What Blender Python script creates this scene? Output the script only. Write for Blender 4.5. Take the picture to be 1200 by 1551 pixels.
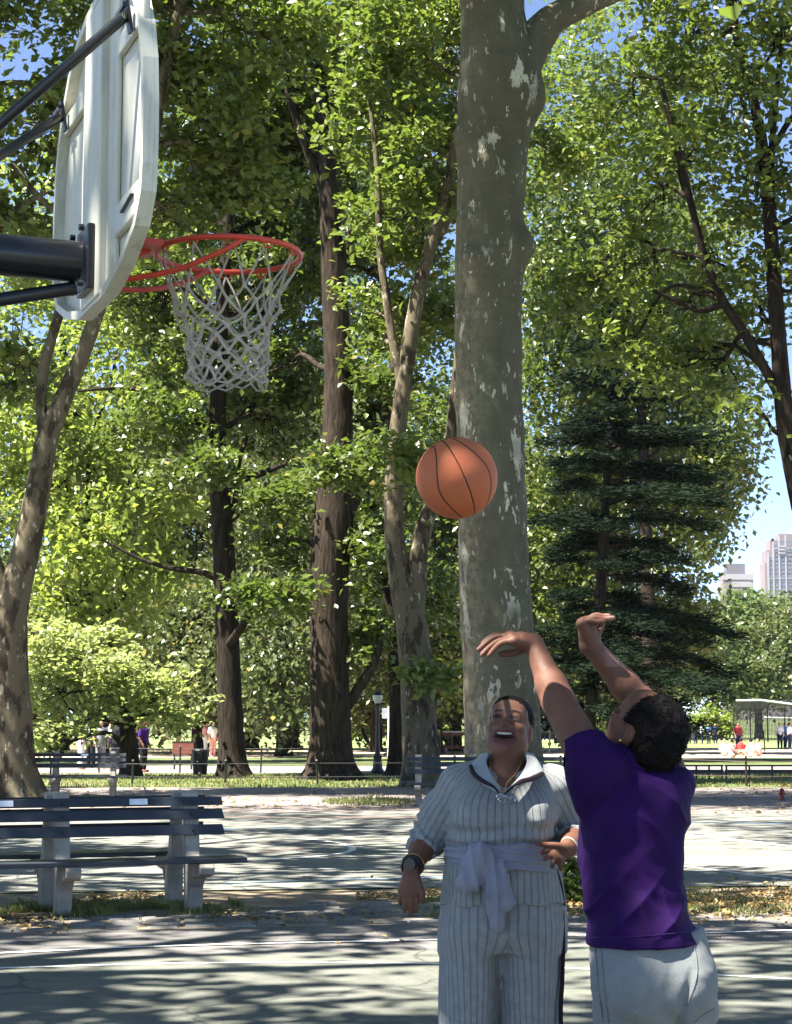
import bpy, bmesh, math, random
import numpy as np
from mathutils import Vector, Matrix, noise as mnoise

for o in list(bpy.data.objects):
    bpy.data.objects.remove(o, do_unlink=True)
scene = bpy.context.scene
COL = scene.collection
R = math.radians

# ------------------------------------------------------------------ camera
CAM_H, FPX, HORIZON = 1.53, 2850.0, 1100.0
PITCH = math.atan((HORIZON - 775.5) / FPX)
cam_data = bpy.data.cameras.new('camera')
cam_data.sensor_fit = 'HORIZONTAL'
cam_data.sensor_width = 36.0
cam_data.lens = 36.0 * FPX / 1200.0
cam_data.clip_start = 0.1
cam_data.clip_end = 6000.0
cam = bpy.data.objects.new('camera', cam_data)
COL.objects.link(cam)
cam.location = (0, 0, CAM_H)
cam.rotation_euler = (math.pi / 2 + PITCH, 0, 0)
scene.camera = cam

# ------------------------------------------------------------------ sky, sun, exposure
SUN_DIR = Vector((-0.42, -0.20, 0.88)).normalized()
world = bpy.data.worlds.new('World')
scene.world = world
world.use_nodes = True
wn = world.node_tree.nodes
wl = world.node_tree.links
wn.clear()
sky = wn.new('ShaderNodeTexSky')
sky.sky_type = 'NISHITA'
sky.sun_disc = False
sky.sun_elevation = math.asin(SUN_DIR.z)
sky.sun_rotation = math.atan2(SUN_DIR.x, SUN_DIR.y)
sky.air_density = 0.42
sky.dust_density = 0.0
sky.ozone_density = 1.8
bg = wn.new('ShaderNodeBackground')
bg.inputs['Strength'].default_value = 0.06
wo = wn.new('ShaderNodeOutputWorld')
wl.new(sky.outputs[0], bg.inputs['Color'])
wl.new(bg.outputs[0], wo.inputs['Surface'])
sun_data = bpy.data.lights.new('sun', 'SUN')
sun_data.energy = 4.3
sun_data.angle = R(0.55)
sun_data.color = (1.0, 0.95, 0.86)
sun = bpy.data.objects.new('sun', sun_data)
COL.objects.link(sun)
sun.rotation_euler = SUN_DIR.to_track_quat('Z', 'Y').to_euler()
scene.view_settings.view_transform = 'Standard'
scene.view_settings.look = 'None'
scene.view_settings.gamma = 1.0
scene.view_settings.use_curve_mapping = False
scene.view_settings.exposure = 2.68
scene.render.engine = 'CYCLES'
scene.cycles.max_bounces = 6
scene.cycles.transmission_bounces = 4
scene.cycles.transparent_max_bounces = 6
scene.cycles.use_denoising = True

# ------------------------------------------------------------------ picture <-> place
_cp, _sp = math.cos(PITCH), math.sin(PITCH)
def P(px, py, d):
    """The point at depth d (metres ahead of the camera along the ground) seen at pixel px, py."""
    cx, cy = (px - 600.0) / FPX, (775.5 - py) / FPX
    t = d / (_cp - cy * _sp)
    return Vector((t * cx, d, CAM_H + t * (_sp + cy * _cp)))
def G(px, py):
    """The ground point seen at pixel px, py."""
    cx, cy = (px - 600.0) / FPX, (775.5 - py) / FPX
    vz = _sp + cy * _cp
    t = -CAM_H / vz
    return Vector((t * cx, t * (_cp - cy * _sp), 0.0))

# ------------------------------------------------------------------ objects
def tag(o, label=None, cat=None, group=None, kind=None):
    if label: o['label'] = label
    if cat: o['category'] = cat
    if group: o['group'] = group
    if kind: o['kind'] = kind
    return o
def empty(name, loc=(0, 0, 0), rz=0.0):
    o = bpy.data.objects.new(name, None)
    o.empty_display_size = 0.2
    COL.objects.link(o)
    o.location = loc
    o.rotation_euler = (0, 0, rz)
    return o
def link(name, me, mats, parent=None, smooth=True):
    o = bpy.data.objects.new(name, me)
    COL.objects.link(o)
    for m in (mats if isinstance(mats, (list, tuple)) else [mats]):
        me.materials.append(m)
    if smooth and len(me.polygons):
        me.polygons.foreach_set('use_smooth', np.ones(len(me.polygons), bool))
    if parent is not None:
        o.parent = parent
    return o
def world_child(o, parent):
    """Parent a mesh that was built in world coordinates to an Empty that stands elsewhere."""
    o.parent = parent
    bpy.context.view_layer.update()
    o.matrix_parent_inverse = parent.matrix_world.inverted()
    return o
def mesh_np(name, verts, faces):
    """faces: (n,3) or (n,4) int array."""
    verts = np.ascontiguousarray(verts, np.float32)
    faces = np.ascontiguousarray(faces, np.int32)
    n, k = faces.shape
    me = bpy.data.meshes.new(name)
    me.vertices.add(len(verts))
    me.vertices.foreach_set('co', verts.ravel())
    me.loops.add(n * k)
    me.loops.foreach_set('vertex_index', faces.ravel())
    me.polygons.add(n)
    me.polygons.foreach_set('loop_start', np.arange(0, n * k, k, dtype=np.int32))
    me.update(calc_edges=True)
    return me
def fattr(me, name, values):
    a = me.attributes.new(name, 'FLOAT', 'POINT')
    a.data.foreach_set('value', np.ascontiguousarray(values, np.float32))
def cattr(me, name, rgb):
    a = me.attributes.new(name, 'FLOAT_COLOR', 'POINT')
    c = np.ones((len(rgb), 4), np.float32)
    c[:, :3] = rgb
    a.data.foreach_set('color', c.ravel())

def spline(pts, n):
    """Catmull-Rom through points (any dimension), n samples per span."""
    pts = [np.array(p, float) for p in pts]
    q = [2 * pts[0] - pts[1]] + pts + [2 * pts[-1] - pts[-2]]
    out = []
    for i in range(1, len(q) - 2):
        p0, p1, p2, p3 = q[i - 1], q[i], q[i + 1], q[i + 2]
        for j in range(n):
            t = j / n
            out.append(0.5 * ((2 * p1) + (-p0 + p2) * t + (2 * p0 - 5 * p1 + 4 * p2 - p3) * t * t + (-p0 + 3 * p1 - 3 * p2 + p3) * t ** 3))
    out.append(pts[-1])
    return np.array(out)

class MB:
    """Collects polygons for one mesh object."""
    def __init__(self):
        self.v, self.f = [], []
    def quad_box(self, corners):
        b = len(self.v)
        self.v += [tuple(c) for c in corners]
        for f in ((0, 3, 2, 1), (4, 5, 6, 7), (0, 1, 5, 4), (1, 2, 6, 5), (2, 3, 7, 6), (3, 0, 4, 7)):
            self.f.append([b + i for i in f])
        return self
    def box(self, lo, hi):
        x0, y0, z0 = lo
        x1, y1, z1 = hi
        return self.quad_box([(x0, y0, z0), (x1, y0, z0), (x1, y1, z0), (x0, y1, z0), (x0, y0, z1), (x1, y0, z1), (x1, y1, z1), (x0, y1, z1)])
    def bar(self, a, b, w, h, up=(0, 0, 1)):
        a, b = Vector(a), Vector(b)
        d = (b - a).normalized()
        up = Vector(up)
        if abs(d.dot(up)) > 0.98: up = Vector((0, 1, 0))
        s = d.cross(up).normalized() * (w / 2)
        u = s.cross(d).normalized() * (h / 2)
        return self.quad_box([a - s - u, a + s - u, b + s - u, b - s - u, a - s + u, a + s + u, b + s + u, b - s + u])
    def tube(self, pts, rad, n=8, cap=True, closed=False):
        pts = [Vector(p) for p in pts]
        m = len(pts)
        if not hasattr(rad, '__len__'): rad = [rad] * m
        base = len(self.v)
        ref = None
        for i, p in enumerate(pts):
            if closed: t = pts[(i + 1) % m] - pts[i - 1]
            else: t = pts[min(i + 1, m - 1)] - pts[max(i - 1, 0)]
            t.normalize()
            if ref is None:
                ref = Vector((1, 0, 0)) if abs(t.x) < 0.8 else Vector((0, 1, 0))
            s = (ref - t * ref.dot(t)).normalized()
            ref = s
            u = t.cross(s)
            for k in range(n):
                a = 2 * math.pi * k / n
                self.v.append(tuple(p + (s * math.cos(a) + u * math.sin(a)) * rad[i]))
        for i in range(m if closed else m - 1):
            i2 = (i + 1) % m
            for k in range(n):
                k2 = (k + 1) % n
                self.f.append([base + i * n + k, base + i * n + k2, base + i2 * n + k2, base + i2 * n + k])
        if cap and not closed:
            self.f.append([base + k for k in range(n)][::-1])
            self.f.append([base + (m - 1) * n + k for k in range(n)])
        return self
    def lathe(self, prof, n=16, at=(0, 0, 0)):
        base = len(self.v)
        for r, z in prof:
            for k in range(n):
                a = 2 * math.pi * k / n
                self.v.append((at[0] + r * math.cos(a), at[1] + r * math.sin(a), at[2] + z))
        for i in range(len(prof) - 1):
            for k in range(n):
                k2 = (k + 1) % n
                self.f.append([base + i * n + k, base + i * n + k2, base + (i + 1) * n + k2, base + (i + 1) * n + k])
        self.f.append([base + k for k in range(n)][::-1])
        self.f.append([base + (len(prof) - 1) * n + k for k in range(n)])
        return self
    def prism(self, poly, fn0, fn1):
        """Extrude a 2-D outline between two placements fn0(p), fn1(p)."""
        b, n = len(self.v), len(poly)
        self.v += [tuple(fn0(p)) for p in poly] + [tuple(fn1(p)) for p in poly]
        self.f.append([b + i for i in range(n)][::-1])
        self.f.append([b + n + i for i in range(n)])
        for i in range(n):
            j = (i + 1) % n
            self.f.append([b + i, b + j, b + n + j, b + n + i])
        return self
    def mesh(self, name, fix=True):
        me = bpy.data.meshes.new(name)
        me.from_pydata(self.v, [], self.f)
        if fix:
            bm = bmesh.new()
            bm.from_mesh(me)
            bmesh.ops.recalc_face_normals(bm, faces=bm.faces)
            bm.to_mesh(me)
            bm.free()
        me.update()
        return me
    def build(self, name, mat, parent=None, smooth=False, bevel=0.0, seg=2):
        me = self.mesh(name)
        if bevel:
            bm = bmesh.new()
            bm.from_mesh(me)
            es = [e for e in bm.edges if len(e.link_faces) == 2 and e.calc_face_angle(0) > 0.5]
            bmesh.ops.bevel(bm, geom=es, offset=bevel, segments=seg, affect='EDGES', profile=0.5)
            bm.to_mesh(me)
            bm.free()
        o = link(name, me, mat, parent, smooth)
        if smooth:
            try: me.set_sharp_from_angle(angle=R(40))
            except Exception: pass
        return o

def copy_tree(o, parent=None):
    c = o.copy()
    COL.objects.link(c)
    if parent is not None: c.parent = parent
    for ch in list(o.children):
        copy_tree(ch, c)
    return c

# ------------------------------------------------------------------ materials
class NT:
    def __init__(self, name):
        self.m = bpy.data.materials.new(name)
        self.m.use_nodes = True
        self.n = self.m.node_tree.nodes
        self.l = self.m.node_tree.links
        self.n.clear()
        self.out = self.n.new('ShaderNodeOutputMaterial')
    def add(self, t, **kw):
        n = self.n.new(t)
        for k, v in kw.items():
            if k in n.inputs: self.set(n, k, v)
            else: setattr(n, k, v)
        return n
    def set(self, n, k, v):
        if isinstance(v, bpy.types.NodeSocket): self.l.new(v, n.inputs[k])
        elif isinstance(v, (tuple, list)) and len(v) == 3 and n.inputs[k].type == 'RGBA': n.inputs[k].default_value = (*v, 1)
        else: n.inputs[k].default_value = v
    def coord(self, kind='Object', scale=None):
        c = self.n.new('ShaderNodeTexCoord').outputs[kind]
        if scale is None: return c
        mp = self.n.new('ShaderNodeMapping')
        self.l.new(c, mp.inputs['Vector'])
        mp.inputs['Scale'].default_value = scale if hasattr(scale, '__len__') else (scale,) * 3
        return mp.outputs[0]
    def noise(self, vec, scale, detail=4, rough=0.55, dist=0.0):
        n = self.add('ShaderNodeTexNoise', Scale=scale, Detail=detail, Roughness=rough, Distortion=dist)
        self.l.new(vec, n.inputs['Vector'])
        return n.outputs[0]
    def ramp(self, fac, stops, interp='LINEAR'):
        r = self.n.new('ShaderNodeValToRGB')
        r.color_ramp.interpolation = interp
        e = r.color_ramp.elements
        while len(e) < len(stops): e.new(0.5)
        for i, (p, c) in enumerate(stops):
            e[i].position = p
            e[i].color = (*c, 1) if hasattr(c, '__len__') else (c, c, c, 1)
        self.l.new(fac, r.inputs[0])
        return r.outputs[0]
    def mix(self, fac, a, b, blend='MIX'):
        n = self.n.new('ShaderNodeMix')
        n.data_type = 'RGBA'
        n.blend_type = blend
        for i, v in ((0, fac), (6, a), (7, b)):
            if isinstance(v, bpy.types.NodeSocket): self.l.new(v, n.inputs[i])
            elif i == 0: n.inputs[0].default_value = v
            else: n.inputs[i].default_value = (*v, 1)
        return n.outputs[2]
    def math(self, op, a, b=0.0, c=0.0):
        n = self.n.new('ShaderNodeMath')
        n.operation = op
        for i, v in enumerate((a, b, c)):
            if isinstance(v, bpy.types.NodeSocket): self.l.new(v, n.inputs[i])
            else: n.inputs[i].default_value = v
        return n.outputs[0]
    def bump(self, h, strength=0.3, dist=0.01, normal=None):
        n = self.add('ShaderNodeBump', Strength=strength, Distance=dist)
        self.l.new(h, n.inputs['Height'])
        if normal is not None: self.l.new(normal, n.inputs['Normal'])
        return n.outputs[0]
    def bsdf(self, color, rough=0.6, spec=0.4, normal=None, **kw):
        b = self.n.new('ShaderNodeBsdfPrincipled')
        self.set(b, 'Base Color', color)
        self.set(b, 'Roughness', rough)
        self.set(b, 'Specular IOR Level', spec)
        if normal is not None: self.l.new(normal, b.inputs['Normal'])
        for k, v in kw.items(): self.set(b, k.replace('_', ' '), v)
        return b
    def done(self, shader):
        self.l.new(shader if isinstance(shader, bpy.types.NodeSocket) else shader.outputs[0], self.out.inputs['Surface'])
        return self.m

def plain(name, color, rough=0.6, spec=0.4, var=0.18, scale=8.0, bump=0.0, bscale=60.0, metallic=0.0, **kw):
    t = NT(name)
    v = t.coord('Object')
    nz = t.noise(v, scale, 5)
    c = t.mix(t.ramp(nz, [(0.3, 0.0), (0.7, 1.0)]), tuple(x * (1 - var) for x in color), tuple(min(1, x * (1 + var)) for x in color))
    nrm = t.bump(t.noise(v, bscale, 3), bump, 0.004) if bump else None
    return t.done(t.bsdf(c, rough, spec, nrm, Metallic=metallic, **kw))
# ------------------------------------------------------------------ smooth bodies: distance fields turned into one continuous surface
def cap(p0, p1, r0, r1=None):
    r1 = r0 if r1 is None else r1
    p0, p1 = np.array(p0, float), np.array(p1, float)
    m = max(r0, r1)
    d = p1 - p0
    dd = float(d @ d) + 1e-12
    def f(X, Y, Z):
        t = np.clip(((X - p0[0]) * d[0] + (Y - p0[1]) * d[1] + (Z - p0[2]) * d[2]) / dd, 0, 1)
        return np.sqrt((X - p0[0] - t * d[0]) ** 2 + (Y - p0[1] - t * d[1]) ** 2 + (Z - p0[2] - t * d[2]) ** 2) - (r0 + (r1 - r0) * t)
    return f, np.minimum(p0, p1) - m, np.maximum(p0, p1) + m
def ell(c, r, M=None):
    c, r = np.array(c, float), np.array(r, float)
    Rm = np.eye(3) if M is None else np.array(M)
    ext = np.sqrt(((Rm * r) ** 2).sum(1))
    def f(X, Y, Z):
        x, y, z = X - c[0], Y - c[1], Z - c[2]
        a = (Rm[0, 0] * x + Rm[1, 0] * y + Rm[2, 0] * z) / r[0]
        b = (Rm[0, 1] * x + Rm[1, 1] * y + Rm[2, 1] * z) / r[1]
        g = (Rm[0, 2] * x + Rm[1, 2] * y + Rm[2, 2] * z) / r[2]
        k0 = np.sqrt(a * a + b * b + g * g)
        k1 = np.sqrt((a / r[0]) ** 2 + (b / r[1]) ** 2 + (g / r[2]) ** 2) + 1e-9
        return k0 * (k0 - 1) / k1
    return f, c - ext, c + ext
def loft(slices, ang=0.0, power=2.3):
    """slices: (z, cx, cy, rx, ry) from low to high; ang turns the ellipse axes about z."""
    S = np.array(sorted(slices), float)
    ca, sa = math.cos(ang), math.sin(ang)
    z0, z1 = S[0, 0], S[-1, 0]
    m = S[:, 3:].max()
    zz = np.linspace(z0, z1, 60)
    SS = spline(S, 10)
    o = np.argsort(SS[:, 0])
    SS = SS[o]
    def f(X, Y, Z):
        zc = np.clip(Z, z0, z1)
        cx, cy, rx, ry = (np.interp(zc, SS[:, 0], SS[:, i]) for i in (1, 2, 3, 4))
        x, y = X - cx, Y - cy
        a, b = np.abs(ca * x + sa * y) / rx, np.abs(-sa * x + ca * y) / ry
        q = (a ** power + b ** power) ** (1 / power)
        d = (q - 1) * np.minimum(rx, ry)
        dz = np.maximum(Z - z1, z0 - Z)
        return np.maximum(d, dz)
    lo = np.array([S[:, 1].min() - m, S[:, 2].min() - m, z0])
    hi = np.array([S[:, 1].max() + m, S[:, 2].max() + m, z1])
    return f, lo, hi
class Vol:
    def __init__(self, lo, hi, h):
        self.h, self.lo = h, np.array(lo, float)
        self.n = np.ceil((np.array(hi, float) - self.lo) / h).astype(int) + 1
        self.D = np.full(self.n, 0.1, np.float32)
    def blk(self, lo, hi, pad):
        a = np.clip(np.floor((lo - pad - self.lo) / self.h).astype(int), 0, self.n)
        b = np.clip(np.ceil((hi + pad - self.lo) / self.h).astype(int) + 1, 0, self.n)
        if (b <= a).any(): return None
        ax = [(self.lo[i] + self.h * np.arange(a[i], b[i])).astype(np.float32) for i in range(3)]
        return tuple(slice(a[i], b[i]) for i in range(3)), ax[0][:, None, None], ax[1][None, :, None], ax[2][None, None, :]
    def add(self, prim, k=0.02):
        f, lo, hi = prim
        q = self.blk(lo, hi, k + 3 * self.h)
        if q is None: return self
        s, X, Y, Z = q
        b, a = f(X, Y, Z), self.D[s]
        hh = np.clip(0.5 + 0.5 * (a - b) / k, 0, 1)
        self.D[s] = a + (b - a) * hh - k * hh * (1 - hh)
        return self
    def sub(self, prim, k=0.01):
        f, lo, hi = prim
        q = self.blk(lo, hi, k + 3 * self.h)
        if q is None: return self
        s, X, Y, Z = q
        b, a = -f(X, Y, Z), self.D[s]
        hh = np.clip(0.5 + 0.5 * (b - a) / k, 0, 1)
        self.D[s] = a + (b - a) * hh + k * hh * (1 - hh)
        return self
    def cut(self, point, normal, k=0.004):
        """Keep what lies behind the plane (normal points to what goes)."""
        n = np.array(normal, float)
        n /= np.linalg.norm(n)
        c = np.array(point, float)
        ax = [(self.lo[i] + self.h * np.arange(self.n[i])).astype(np.float32) for i in range(3)]
        b = (ax[0][:, None, None] - c[0]) * n[0] + (ax[1][None, :, None] - c[1]) * n[1] + (ax[2][None, None, :] - c[2]) * n[2]
        self.D = np.maximum(self.D, b.astype(np.float32))
        return self
    def cut_local(self, point, normal, rad):
        n = np.array(normal, float)
        n /= np.linalg.norm(n)
        c = np.array(point, float)
        def f(X, Y, Z):
            pl = (X - c[0]) * n[0] + (Y - c[1]) * n[1] + (Z - c[2]) * n[2]
            ds = np.sqrt((X - c[0]) ** 2 + (Y - c[1]) ** 2 + (Z - c[2]) ** 2) - rad
            return np.maximum(-pl, ds)
        return self.sub((f, c - rad, c + rad), 0.003)
    def net(self):
        D, h = self.D, self.h
        s = D < 0
        sh = [(i, j, k) for i in (0, 1) for j in (0, 1) for k in (0, 1)]
        nx, ny, nz = D.shape
        cnt = np.zeros((nx - 1, ny - 1, nz - 1), np.int8)
        for i, j, k in sh:
            cnt += s[i:nx - 1 + i, j:ny - 1 + j, k:nz - 1 + k]
        I, J, K = np.nonzero((cnt > 0) & (cnt < 8))
        idx = np.full(cnt.shape, -1, np.int32)
        idx[I, J, K] = np.arange(len(I))
        acc = np.zeros((len(I), 3))
        num = np.zeros(len(I))
        for a in sh:
            for ax in range(3):
                if a[ax]: continue
                b = list(a)
                b[ax] = 1
                da = D[I + a[0], J + a[1], K + a[2]]
                db = D[I + b[0], J + b[1], K + b[2]]
                x = (da < 0) != (db < 0)
                t = np.where(x, da / np.where(x, da - db, 1), 0)
                pos = np.tile(np.array(a, float), (len(I), 1))
                pos[:, ax] = t
                acc += pos * x[:, None]
                num += x
        V = (acc / num[:, None] + np.stack([I, J, K], 1)) * h + self.lo
        F = []
        for ax in range(3):
            u, v = (ax + 1) % 3, (ax + 2) % 3
            sl0, sl1 = [slice(None)] * 3, [slice(None)] * 3
            sl0[ax], sl1[ax] = slice(0, -1), slice(1, None)
            e = s[tuple(sl0)] != s[tuple(sl1)]
            E = np.stack(np.nonzero(e), 1)
            ok = (E[:, u] > 0) & (E[:, v] > 0) & (E[:, u] < D.shape[u] - 1) & (E[:, v] < D.shape[v] - 1)
            E = E[ok]
            def c(du, dv):
                q = E.copy()
                q[:, u] -= du
                q[:, v] -= dv
                return idx[q[:, 0], q[:, 1], q[:, 2]]
            f = np.stack([c(1, 1), c(0, 1), c(0, 0), c(1, 0)], 1)
            flip = ~s[E[:, 0], E[:, 1], E[:, 2]]
            f[flip] = f[flip][:, ::-1]
            F.append(f)
        return V, np.concatenate(F)
def vnormals(V, F):
    n = np.cross(V[F[:, 2]] - V[F[:, 0]], V[F[:, 3]] - V[F[:, 1]])
    N = np.zeros_like(V)
    for i in range(4): np.add.at(N, F[:, i], n)
    return N / (np.linalg.norm(N, axis=1, keepdims=True) + 1e-12)
def relax(V, F, it=2, lam=0.5):
    for _ in range(it):
        S, C = np.zeros_like(V), np.zeros(len(V))
        for i in range(4):
            a, b = F[:, i], F[:, (i + 1) % 4]
            np.add.at(S, a, V[b]); np.add.at(C, a, 1)
            np.add.at(S, b, V[a]); np.add.at(C, b, 1)
        V = V + lam * (S / C[:, None] - V)
    return V
def waves(V, seed, scale, n=10, aniso=(1, 1, 1)):
    """A smooth random field in -1..1 (sum of sines, warped)."""
    rg = np.random.default_rng(seed)
    A = np.array(aniso)
    out = np.zeros(len(V))
    W = V * A * scale
    W = W + 0.6 * np.sin(W[:, [1, 2, 0]] * 1.7 + rg.random(3) * 6)
    tot = 0
    for i in range(n):
        d = rg.normal(size=3)
        d /= np.linalg.norm(d)
        fq = 2 ** rg.uniform(0, 1.6)
        w = 1 / fq
        out += w * np.sin(W @ d * fq * 3 + rg.random() * 6.28)
        tot += w * w * 0.5
    return np.clip(out / math.sqrt(tot) / 2, -1, 1)
# ------------------------------------------------------------------ ground, courts, paths
def ground_mat():
    t = NT('lawn_and_earth')
    v = t.coord('Object')
    g = t.mix(t.ramp(t.noise(v, .35, 6), [(.35, 0.), (.65, 1.)]), (.085, .110, .040), (.125, .145, .060))
    g = t.mix(t.ramp(t.noise(v, 6, 4), [(.35, 0.), (.7, .5)]), g, (.055, .085, .022))
    e = t.mix(t.ramp(t.noise(v, 1.3, 5), [(.3, 0.), (.7, 1.)]), (.17, .135, .095), (.26, .21, .15))
    c = t.mix(t.ramp(t.noise(v, .16, 4), [(.56, 0.), (.66, .7)]), g, e)
    return t.done(t.bsdf(c, .95, .1, t.bump(t.noise(v, 14, 4), .5, .05)))
def court_mat(name, a, b, wear):
    t = NT(name)
    v = t.coord('Object')
    c = t.mix(t.ramp(t.noise(v, .55, 6), [(.35, 0.), (.65, 1.)]), a, b)
    c = t.mix(t.ramp(t.noise(v, 2.6, 6, .65), [(.48, 0.), (.72, .55)]), c, wear)
    c = t.mix(t.ramp(t.noise(v, 130, 3), [(.35, .35), (.6, 0.)]), c, tuple(x * .45 for x in a))
    c = t.mix(t.ramp(t.noise(v, .9, 7, .7, .8), [(.50, 0.), (.58, .5), (.64, .15)]), c, tuple(x * .55 for x in a))
    c = t.mix(t.ramp(t.noise(v, 7, 5, .7), [(.60, 0.), (.70, .6)]), c, wear)
    vo = t.add('ShaderNodeTexVoronoi', Scale=.42)
    vo.feature = 'DISTANCE_TO_EDGE'
    wv = t.n.new('ShaderNodeVectorMath'); wv.operation = 'ADD'
    nn = t.add('ShaderNodeTexNoise', Scale=1.1, Detail=5.0)
    t.l.new(v, nn.inputs['Vector']); t.l.new(v, wv.inputs[0]); t.l.new(nn.outputs[1], wv.inputs[1])
    t.l.new(wv.outputs[0], vo.inputs['Vector'])
    c = t.mix(t.ramp(vo.outputs['Distance'], [(.0, .75), (.012, 0.)]), c, (.03, .032, .03))
    return t.done(t.bsdf(c, .82, .25, t.bump(t.noise(v, 160, 3), .5, .006)))
M_GROUND = ground_mat()
M_COURT = court_mat('green_court_paint', (.116, .122, .100), (.145, .149, .125), (.165, .162, .138))
M_COURT2 = court_mat('faded_green_court', (.155, .158, .136), (.195, .192, .168), (.235, .222, .196))
M_ASPHALT = court_mat('grey_asphalt', (.125, .118, .112), (.165, .155, .148), (.20, .19, .175))
M_PATH = court_mat('pinkish_path', (.20, .17, .155), (.27, .225, .20), (.30, .26, .22))
M_LINE = plain('white_line_paint', (.72, .73, .71), .7, .3, .22, 9)
M_LINE2 = plain('faded_line_paint', (.52, .53, .52), .7, .3, .25, 5)
M_BLUE = plain('blue_line_paint', (.16, .26, .36), .7, .3, .2, 5)
M_REDL = plain('red_line_paint', (.34, .17, .15), .7, .3, .2, 5)
M_DIRT = plain('bare_earth', (.20, .155, .11), .95, .1, .35, 3.5, .5, 40)
M_INFIELD = plain('infield_sand', (.52, .41, .29), .95, .1, .10, .4, .3, 8)
M_LAWN = plain('sunny_lawn', (.15, .19, .072), .95, .1, .22, .25, .4, 9)
def stone_mat():
    t = NT('granite_setts')
    v = t.coord('Object')
    rnd = t.n.new('ShaderNodeObjectInfo').outputs['Random']
    c = t.mix(rnd, (.10, .095, .088), (.26, .245, .225))
    c = t.mix(t.ramp(t.noise(v, 14, 5), [(.35, .6), (.65, 0.)]), c, (.07, .066, .06))
    return t.done(t.bsdf(c, .9, .2, t.bump(t.noise(v, 45, 4), .7, .01)))
M_STONE = stone_mat()

def sheet(name, poly, z, mat):
    me = bpy.data.meshes.new(name)
    me.from_pydata([(x, y, z) for x, y in poly], [], [list(range(len(poly)))])
    o = link(name, me, mat, smooth=False)
    return tag(o, kind='structure')
def gx(px, py): 
    q = G(px, py)
    return (q.x, q.y)
# the ground itself: a fine grid near, rising gently into hills far off
def ground():
    n = 60
    xs = np.sign(np.linspace(-1, 1, n)) * np.abs(np.linspace(-1, 1, n)) ** 2.2 * 2400
    ys = np.concatenate([np.linspace(-60, 0, 6)[:-1], np.linspace(0, 1, n) ** 2.2 * 2300])
    V, F = [], []
    for y in ys:
        for x in xs:
            r = math.hypot(x, y)
            V.append((x, y, 0.0 if r < 420 else min((r - 420) * .006, 9)))
    m = len(xs)
    for j in range(len(ys) - 1):
        for i in range(m - 1):
            F.append([j * m + i, j * m + i + 1, (j + 1) * m + i + 1, (j + 1) * m + i])
    me = bpy.data.meshes.new('ground')
    me.from_pydata(V, [], F)
    tag(link('ground', me, M_GROUND), kind='structure')
ground()
sheet('court', [(-30, -8), (30, -8), (30, 14.3), (4.0, 13.8), (-.2, 13.0), (-6, 12.1), (-30, 12.0)], .012, M_COURT)
sheet('asphalt_strip', [(-30, 12.0 - .06), (-6, 12.06), (-.2, 12.96), (4.0, 13.76), (30, 14.2), (30, 15.6), (4, 15.3), (.4, 14.9), (-4, 14.0), (-30, 13.8)], .008, M_ASPHALT)
sheet('earth_strip', [(-40, 13.6), (-4, 13.8), (.4, 14.7), (4, 15.1), (40, 15.4), (40, 18.4), (4, 18.2), (.2, 18.0), (-4, 17.4), (-40, 17.2)], .004, M_DIRT)
sheet('far_court', [(-40, 17.3), (-4, 17.5), (.2, 18.1), (4, 18.3), (40, 18.5), (40, 34.5), (-40, 33.0)], .012, M_COURT2)
sheet('park_path', [(-60, 32.9), (60, 34.4), (60, 47.5), (-60, 47.5)], .008, M_PATH)
sheet('field_path', [(-80, 62), (80, 62), (80, 73), (-80, 73)], .008, M_PATH)
sheet('infield', [(-120, 92), (120, 92), (120, 128), (-120, 128)], .008, M_INFIELD)
sheet('lawn', [(-300, 128.2), (300, 128.2), (300, 330), (-300, 330)], .008, M_LAWN)

def stripe(name, pts, w, z, mat, dashed=0):
    """A painted line along ground points; a little ragged at the edges."""
    q = spline([(x, y, 0) for x, y in pts], 14)
    rg = random.Random(len(q))
    V, F = [], []
    for i, p in enumerate(q):
        t = q[min(i + 1, len(q) - 1)] - q[max(i - 1, 0)]
        t /= np.linalg.norm(t)
        nrm = np.array((-t[1], t[0], 0))
        ww = w / 2 * rg.uniform(.85, 1.1)
        V += [tuple(p + nrm * ww + (0, 0, z)), tuple(p - nrm * ww + (0, 0, z))]
    for i in range(len(q) - 1):
        F.append([2 * i, 2 * i + 1, 2 * i + 3, 2 * i + 2])
    me = bpy.data.meshes.new(name)
    me.from_pydata(V, [], F)
    return tag(link(name, me, mat, smooth=False), kind='structure')
stripe('court_line', [gx(*p) for p in ((-400, 1466), (0, 1447), (230, 1437), (450, 1431), (640, 1427), (860, 1420), (1070, 1416), (1200, 1412), (1500, 1402))], .055, .016, M_LINE)
stripe('court_line', [gx(*p) for p in ((-400, 1486), (0, 1470), (330, 1462), (640, 1463), (860, 1470), (1070, 1480), (1200, 1487), (1500, 1510))], .055, .016, M_LINE)
far = [([(300, 1310), (470, 1300), (530, 1291), (525, 1282), (480, 1274), (430, 1272)], M_LINE2, .10), ([(60, 1262), (300, 1258), (620, 1254), (900, 1252)], M_BLUE, .12),
       ([(-50, 1240), (300, 1238), (640, 1240)], M_REDL, .14), ([(1020, 1265), (1100, 1272), (1200, 1284), (1300, 1296)], M_LINE, .12), ([(1020, 1312), (1100, 1322), (1200, 1336)], M_LINE2, .08),
       ([(340, 1340), (520, 1335), (700, 1330)], M_BLUE, .09), ([(330, 1322), (480, 1318), (640, 1318)], M_LINE2, .06), ([(1030, 1246), (1200, 1250)], M_BLUE, .12), ([(380, 1296), (430, 1288), (500, 1286)], M_REDL, .07)]
for pts, m, w in far:
    stripe('court_line', [gx(*p) for p in pts], w, .016, m)
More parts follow.
